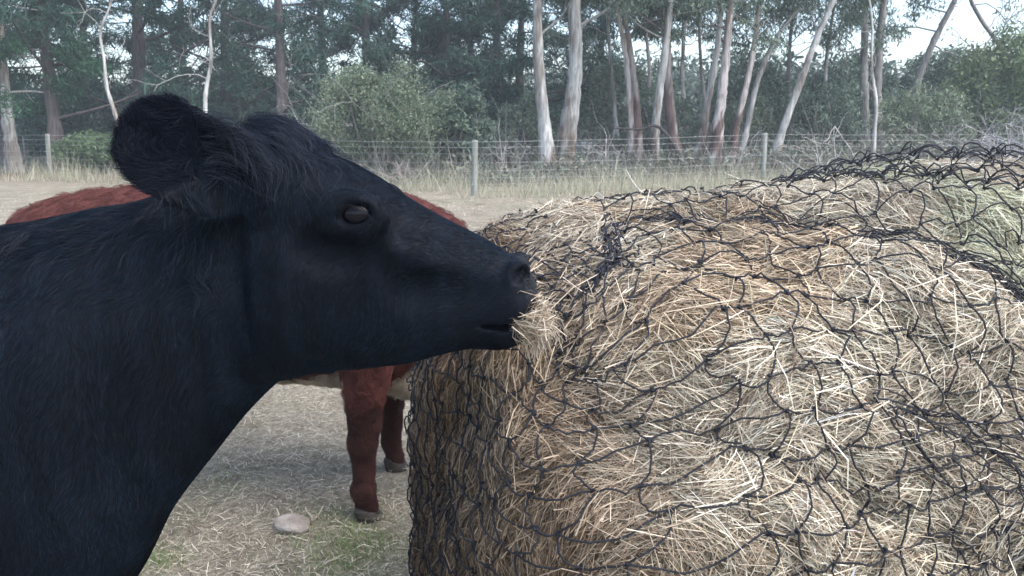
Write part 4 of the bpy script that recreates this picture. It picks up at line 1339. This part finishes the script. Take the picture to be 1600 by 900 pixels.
GP = "dark pines in the wood behind the fence"
pines = [
    ([(90, 255), (80, 150), (62, 0)], 28, 22, "leaning dark pine trunk right of the vivid green conifer"),
    ([(224, 250), (218, 120), (214, 0)], 31, 27, "stout straight dark pine rising behind the black cow's ear"),
    ([(356, 250), (353, 120), (350, 0)], 34, 20, "dark pine between the poll tuft and a pale crooked sapling"),
    ([(442, 250), (439, 120), (434, 0)], 29.5, 20, "grey-barked pine directly above the black cow's poll"),
    ([(575, 250), (572, 120), (570, 0)], 36, 18, "dark pine behind the top of the olive bush"),
    ([(640, 250), (645, 120), (650, 0)], 41, 16, "slim dark pine right of the olive bush's crown"),
    ([(696, 250), (697, 120), (697, 0)], 35, 18, "dark pine left of a bright gap of sky"),
    ([(736, 250), (735, 120), (735, 0)], 38, 15, "thin dark pine in the bright gap of sky"),
    ([(776, 250), (776, 120), (777, 0)], 35, 20, "dark pine standing behind the middle fence post's right"),
    ([(812, 250), (812, 120), (815, 0)], 40, 17, "dark pine just left of the straight pale gum"),
    ([(128, 250), (132, 120), (128, 0)], 38, 16, "slender pine in shade between two leaning trunks"),
    ([(290, 250), (286, 120), (282, 0)], 40, 18, "slender pine glimpsed over the raised ear's tip"),
    ([(508, 250), (505, 120), (500, 0)], 38, 18, "shaded pine behind the arching bare shrub"),
    ([(935, 250), (938, 120), (942, 0)], 42, 16, "deep green pine between the pale gum clumps"),
    ([(5, 250), (3, 120), (0, 0)], 36, 18, "shaded pine behind the vivid green conifer"),
]
for k, (px, D, w, lab) in enumerate(pines):
    tree("pine_tree", lab, "pine tree", GP, px, D, w, 'pine', PAL_PINE, 300 + k, per=95, size=0.26, nlimb=16, height=11.5, lowlimb=1.6, spread=0.62,
         droop=0.3, flat=0.5, asp=0.12, limb_l=3.2, depth=1, wig=0.22, upb=0.12)

tree("conifer", "vivid green conifer hanging over a pale trunk at the fence's far end", "conifer", None, [(22, 262), (14, 200), (6, 120), (-4, 0)], 27.5, 20, 'pale', PAL_GREEN, 401,
     per=150, size=0.16, nlimb=22, height=9, lowlimb=2.3, spread=0.55, droop=0.5, flat=0.5, asp=0.16, limb_l=2.5, wig=0.2, upb=0.05)
tree("dead_sapling", "twisted bone-white dead sapling left of the raised ear", "tree", None, [(196, 262), (186, 200), (168, 140), (163, 95), (157, 50), (172, 8)], 23, 8, 'pale', PAL_TWIG, 402, per=0, nlimb=6, height=6.2, lowlimb=3.2, limb_l=1.3, wig=0.8, upb=0.4)
tree("dead_sapling", "pale crooked sapling rising between the two black ears", "tree", None, [(324, 262), (321, 190), (322, 140), (330, 95), (328, 30), (338, 0)], 24, 9, 'pale', PAL_TWIG, 403, per=0, nlimb=9, height=6.6, lowlimb=2.6, limb_l=1.6, wig=0.7, upb=0.3)


def bush(name, label, cat, cpx, D, w, h, pal, seed, n=150, per=90, size=0.09, z0=0.3, droop=0.4, asp=0.35, stems=7, lump=0.22):
    r = np.random.default_rng(seed)
    c = at(cpx, 260, D); c[2] = 0
    root = empty(name, c); tag(root, label, cat)
    tb = Tubes()
    for k in range(stems):
        a = r.random() * 6.28; e = c + np.array([math.cos(a) * w * 0.55 * r.random(), math.sin(a) * w * 0.3, h * (0.6 + 0.25 * r.random())])
        mid = c * 0.5 + e * 0.5 + r.normal(size=3) * 0.15
        tb.add(spline(np.array([c + r.normal(size=3) * [0.15, 0.1, 0], mid, e]), 10), np.linspace(0.05, 0.012, 10), 6, np.array([0.26, 0.24, 0.22]))
    tb.obj("trunk", M_BARK, root)
    u = rand_unit(n, r); rad = 0.5 + 0.5 * r.random(n) ** 0.5
    rad *= 1 + lump * snoise(u, 4.5, seed, 3)
    cs = c + np.stack([u[:, 0] * w * rad * 0.5, u[:, 1] * w * rad * 0.4, z0 + (h - z0) * (0.5 + 0.5 * u[:, 2] * rad)], -1)
    V, Fq, C = leaves(r, cs, per, w * 0.11, size, pal, droop, 0.9, asp)
    mesh_obj("crown", V, Fq, M_LEAF, root, smooth=False, col=C)


bush("bush", "rounded olive-green bush with a dense leafy dome behind the fence", "bush", 600, 22.5, 3.1, 3.0, PAL_OLIVE, 501, n=190, per=190, size=0.062, z0=0.55, lump=0.34)
bush("bush", "grey-green drooping shrub right of the olive bush", "bush", 715, 24, 2.3, 2.7, PAL_GUM, 502, n=110, per=80, size=0.10, z0=0.4)
bush("bush", "small light green shrub peeping between ear and poll", "bush", 382, 23, 0.95, 1.75, PAL_OLIVE, 503, n=50, per=70, size=0.07)
bush("bush", "low green bush behind the fence at the pale post's right", "bush", 150, 27.5, 2.4, 1.3, [(0.10, 0.17, 0.08), (0.14, 0.21, 0.10), (0.08, 0.13, 0.07)], 504, n=100, per=80, size=0.09, z0=0.1)
bush("bush", "pale feathery shrub at the foot of the straight gum", "bush", 815, 27, 1.9, 2.5, PAL_OLIVE, 505, n=70, per=60, size=0.09)
bush("bush", "high yellow-green shrub filling the right edge", "bush", 1572, 30, 4.6, 5.1, [(0.14, 0.20, 0.10), (0.19, 0.26, 0.13), (0.11, 0.15, 0.09)], 506, n=230, per=85, size=0.13)
bush("bush", "grey-green thicket bush behind the thin white sapling", "bush", 1310, 34, 4.2, 4.3, PAL_GUM, 507, n=200, per=70, size=0.14)
bush("bush", "dull green thicket bush under the leaning dark gum", "bush", 1470, 36, 5.0, 4.6, PAL_GUM, 508, n=220, per=70, size=0.15)
bush("bush", "dusty green thicket bush behind the white gum clump", "bush", 960, 34, 3.6, 4.2, PAL_OLIVE, 509, n=130, per=60, size=0.13)
bush("bush", "dusty green thicket bush behind the reddish gum trunks", "bush", 1180, 35, 4.8, 4.4, PAL_GUM, 510, n=200, per=70, size=0.14)
bush("bush", "shaded dark bush under the pines left of the ear", "bush", 130, 33, 4.5, 3.0, PAL_PINE, 511, n=150, per=70, size=0.13)
bush("bush", "shaded dark bush under the pines behind the poll", "bush", 470, 34, 5.0, 3.1, PAL_PINE, 512, n=170, per=70, size=0.13)
bush("bush", "shaded dark bush beneath the pines by the sky gap", "bush", 760, 33, 4.6, 3.0, PAL_PINE, 513, n=170, per=70, size=0.13)
bush("bush", "shaded dark bush beneath the pines between both ears", "bush", 300, 34, 4.6, 3.0, PAL_PINE, 514, n=170, per=70, size=0.13)


bush("bush", "thin grey-green understorey shrub behind the smooth white trunk", "bush", 1035, 29, 2.6, 2.9, PAL_GUM, 521, n=75, per=75, size=0.09, asp=0.28)
bush("bush", "thin grey-green understorey shrub right of the reddish peeling trunk", "bush", 1165, 29.5, 2.4, 2.6, PAL_OLIVE, 522, n=70, per=75, size=0.09, asp=0.28)
bush("bush", "thin understorey shrub right of the slanting mottled trunk", "bush", 1275, 28.5, 2.6, 3.2, PAL_GUM, 523, n=80, per=75, size=0.09, asp=0.28)
bush("bush", "loose understorey shrub in front of the leaning dark gum", "bush", 1440, 29, 3.4, 3.0, PAL_OLIVE, 524, n=95, per=75, size=0.10, asp=0.28)
tree("gum_tree", "nearly leafless dark gum with crooked boughs against the sky at the right edge", "gum tree", GG, [(1598, 262), (1588, 160), (1572, 90), (1528, 22), (1505, -30)], 31, 12, 'gumdark', PAL_GUM, 240, per=10, size=0.12, nlimb=11, height=9, lowlimb=3.6, limb_l=2.8, wig=0.7, upb=0.35)


def bare(name, label, cat, cpx, D, h, seed, n, spread=0.7, arch=0.5, col=(0.34, 0.33, 0.32), rad=0.016, depth=1):
    r = np.random.default_rng(seed)
    c = at(cpx, 270, D); c[2] = 0
    tb = Tubes(); tips = []
    for k in range(n):
        a = r.random() * 6.28; d = np.array([math.cos(a) * spread, math.sin(a) * spread * 0.7, 1.0])
        limb(r, tb, c + r.normal(size=3) * [0.2, 0.2, 0], d, h * (0.5 + 0.5 * r.random()), rad * (0.6 + 0.7 * r.random()), depth, tips, np.array(col) * (0.7 + 0.6 * r.random()), 0.4, 0.1 - arch, 5, 4)
    o = tb.obj(name, M_BARK); tag(o, label, cat)


bare("bare_shrub", "arching leafless grey shrub left of the olive bush", "shrub", 500, 22.8, 3.4, 601, 9, 0.5, 0.35, depth=2)
bare("bare_shrub", "tangled silver-grey leafless shrub at the right edge", "shrub", 1590, 22, 2.6, 602, 16, 0.9, 0.1, (0.42, 0.41, 0.43), 0.022, depth=2)
bare("bare_shrub", "leafless grey thicket at the foot of the buttressed gum", "shrub", 930, 23.5, 1.6, 603, 12, 0.9, 0.1)
bare("bare_shrub", "bare twigs with one broken white stub right of the middle post", "shrub", 785, 23, 1.9, 604, 6, 0.5, 0.1)
bare("bare_shrub", "low leafless twigs under the reddish gum trunks", "shrub", 1135, 24, 1.4, 605, 10, 1.0, 0.1)
bare("bare_shrub", "sprawling bare branch heap right of the slanting gum", "shrub", 1290, 23.5, 1.9, 606, 10, 1.1, 0.15, (0.38, 0.37, 0.35), 0.022)
bare("bare_shrub", "bare twiggy undergrowth left of the olive bush's foot", "shrub", 640, 21.5, 0.9, 607, 12, 1.2, 0.1, (0.36, 0.31, 0.28))

# crooked dark fallen bough across the gum clump
tb = Tubes()
tb.add(spline(np.array([at(960, 200, 24.4), at(1000, 202, 24.4), at(1022, 196, 24.4), at(1040, 208, 24.4), at(1056, 232, 24.4), at(1068, 262, 24.4)]), 24), np.linspace(0.03, 0.075, 24), 8, np.array([0.07, 0.06, 0.06]))
tag(tb.obj("fallen_bough", M_BARK), "dark crooked bough propped across the slim gum trunks", "branch")
# pale sticks standing out of the grass behind the bale
for (pts, lab, rd) in (([(978, 264), (986, 280), (1000, 298), (1015, 305)], "pale bent stick poking from the grass behind the bale", 0.022),
                       ([(1132, 270), (1165, 284), (1196, 300)], "straight pale stick slanting down beside the right-hand fence post", 0.014)):
    tb = Tubes(); tb.add(spline(np.array([at(a, b, 16.5) for a, b in pts]), 14), np.linspace(rd * 0.5, rd, 14), 7, np.array([0.55, 0.52, 0.46]))
    tag(tb.obj("stick", M_BARK), lab, "stick")


def far_woods():
    r = np.random.default_rng(701)
    # scattered crowns in depth 44..95 m
    n = 1500
    y = 44 + 50 * r.random(n); x = (r.random(n) * 2 - 1) * 0.95 * y
    pxx = 800 + F_PX * x / y
    # top of the mass as an elevation over the horizon, rises on the left
    topz = np.interp(pxx, [-300, 0, 250, 500, 800, 1000, 1250, 1330, 1420, 1500, 1600, 1900], [6, 3.8, 3.6, 4.4, 4.8, 5.8, 6.2, 5.8, 5.4, 6.0, 7.0, 8.5]) * (y / 65) * (0.9 + 0.2 * snoise(np.stack([x, y, 0 * x], -1), 0.4, 5, 2))
    z = 0.3 + topz * r.random(n) ** 0.9
    cs = np.stack([x, y, z], -1)
    per = 75
    V, Fq, C = leaves(r, cs, per, 2.2, 0.42, [(0.09, 0.13, 0.10), (0.12, 0.16, 0.12), (0.07, 0.10, 0.085), (0.15, 0.18, 0.14)], 0.3, 0.75, 0.4)
    o = mesh_obj("far_foliage", V, Fq, M_LEAF, None, smooth=False, col=C)
    tag(o, "hazy grey-green woodland filling the distance behind the trees", "woods", kind="stuff")
    # undergrowth of twigs and brush behind the fence
    n = 10000
    x = -20 + 46 * r.random(n); y = fence_y(x) + 1.5 + 9 * r.random(n)
    P = np.stack([x, y, 0 * x], -1)
    D = np.stack([r.normal(size=n) * 0.9, r.normal(size=n) * 0.6, 0.6 + r.random(n)], -1)
    L = (0.4 + 1.7 * r.random(n) ** 2) * (0.8 + 0.5 * snoise(P, 0.8, 6, 2)); L *= np.where(x < -9, 0.45, 1)
    c = palette([(0.26, 0.24, 0.22), (0.36, 0.34, 0.31), (0.17, 0.15, 0.14), (0.22, 0.25, 0.19)], n, r)
    a = ribbons(P, D, rand_unit(n, r), L, 0.010 + 0.018 * r.random(n), r.normal(size=n) * 0.25, c, 3, 0.2)
    n = 42000
    x = -20 + 48 * r.random(n); y = fence_y(x) + 2.5 + 9 * r.random(n)
    P = np.stack([x, y, 0 * x], -1); hh = (0.5 + 0.55 * snoise(P, 0.9, 16, 2)) * np.where(x < -9, 0.4, 1.0)
    P[:, 2] = 0.05 + np.maximum(hh, 0.1) * 1.5 * r.random(n)
    c = palette([(0.17, 0.21, 0.16), (0.23, 0.26, 0.20), (0.24, 0.22, 0.18), (0.13, 0.15, 0.12)], n, r)
    L = 0.10 + 0.10 * r.random(n)
    b = ribbons(P, rand_unit(n, r), rand_unit(n, r), L, L * 0.3, r.normal(size=n) * 0.1, c, 1)
    V, Fq, C = merge([a, b])
    o = mesh_obj("undergrowth", V, Fq, M_LEAF, None, smooth=False, col=C)
    tag(o, "tangled twiggy brush between the fence and the tree trunks", "undergrowth", kind="stuff")


far_woods()


# ------------------------------------------------------------------ small man-made things in the wood
def box(x0, x1, y0, y1, z0, z1, name, mat, parent=None):
    V = np.array([[x, y, z] for x in (x0, x1) for y in (y0, y1) for z in (z0, z1)], float)
    Fq = np.array([[0, 1, 3, 2], [4, 6, 7, 5], [0, 4, 5, 1], [2, 3, 7, 6], [0, 2, 6, 4], [1, 5, 7, 3]])
    return mesh_obj(name, V, Fq, mat, parent, smooth=False)


M_WHITE = noise_mat("white_paint", [(0.3, (0.55, 0.58, 0.60)), (0.7, (0.72, 0.74, 0.75))], 6)
M_TEAL = noise_mat("teal_plastic", [(0.3, (0.06, 0.15, 0.145)), (0.7, (0.09, 0.20, 0.19))], 3)
M_SHEDWALL = noise_mat("shed_wall", [(0.3, (0.12, 0.14, 0.15)), (0.7, (0.18, 0.20, 0.20))], 3)  # dark blue-grey wall colour under the pale roof
p = at(470, 195, 31)
root = empty("shed", (p[0], 31, 0)); tag(root, "low shed with a pale roof line between the poll and olive bush", "shed")
box(p[0] - 1.4, p[0] + 1.4, 31, 33, 0, p[2] - 0.06, "wall", M_SHEDWALL, root)
box(p[0] - 1.6, p[0] + 1.6, 30.8, 33.2, p[2] - 0.055, p[2] + 0.06, "roof", M_WHITE, root)
p = at(489, 222, 21.6)
root = empty("sign", (p[0], 21.6, 0)); tag(root, "small blank white panel on a stake beyond the cow's forehead", "sign")
box(p[0] - 0.12, p[0] + 0.12, 21.58, 21.6, p[2] - 0.09, p[2] + 0.13, "panel", M_WHITE, root)
box(p[0] - 0.02, p[0] + 0.02, 21.603, 21.64, 0, p[2] + 0.10, "stake", M_POST, root)
# teal drum behind the gum clump, white drum left of it
for (px, py, D, rad, h, mat, lab) in ((1040, 262, 30, 0.62, 1.15, M_TEAL, "teal round drum half hidden behind the brown-footed gums"), (912, 262, 30, 0.30, 0.95, M_WHITE, "pale small drum standing behind the buttressed gum")):
    p = at(px, py, D)
    root = empty("drum", (p[0], D, 0)); tag(root, lab, "drum")
    tb = Tubes(); zz = np.array([0, 0.02, 0.3, 0.32, 0.34, 0.66, 0.68, 0.70, 0.98, 1.0]) * h
    tb.add(np.stack([p[0] + 0 * zz, D + 0 * zz, zz], -1), rad * np.array([0.97, 1, 1, 1.03, 1, 1, 1.03, 1, 1, 0.97]), 24); tb.obj("barrel", mat, root)
    tb = Tubes(); zz = np.array([0.99, 1.02, 1.021]) * h
    tb.add(np.stack([p[0] + 0 * zz, D + 0 * zz, zz], -1), [rad * 1.01, rad * 1.0, 0.001], 24); tb.obj("lid", mat, root)

# ------------------------------------------------------------------ evening air
HAZE = 0.0020
if HAZE > 0:
    hz = box(-130, 130, -20, 115, -1.0, 16.0, "haze", None)
    m = bpy.data.materials.new("haze"); m.use_nodes = True
    nt = m.node_tree; nt.nodes.remove(nt.nodes["Principled BSDF"])
    v = nt.nodes.new("ShaderNodeVolumePrincipled"); v.inputs["Density"].default_value = HAZE; v.inputs["Color"].default_value = (0.86, 0.94, 1.0, 1)
    v.inputs["Anisotropy"].default_value = 0.0
    nt.links.new(v.outputs[0], nt.nodes["Material Output"].inputs["Volume"])
    hz.data.materials.clear(); hz.data.materials.append(m); hz["kind"] = "stuff"
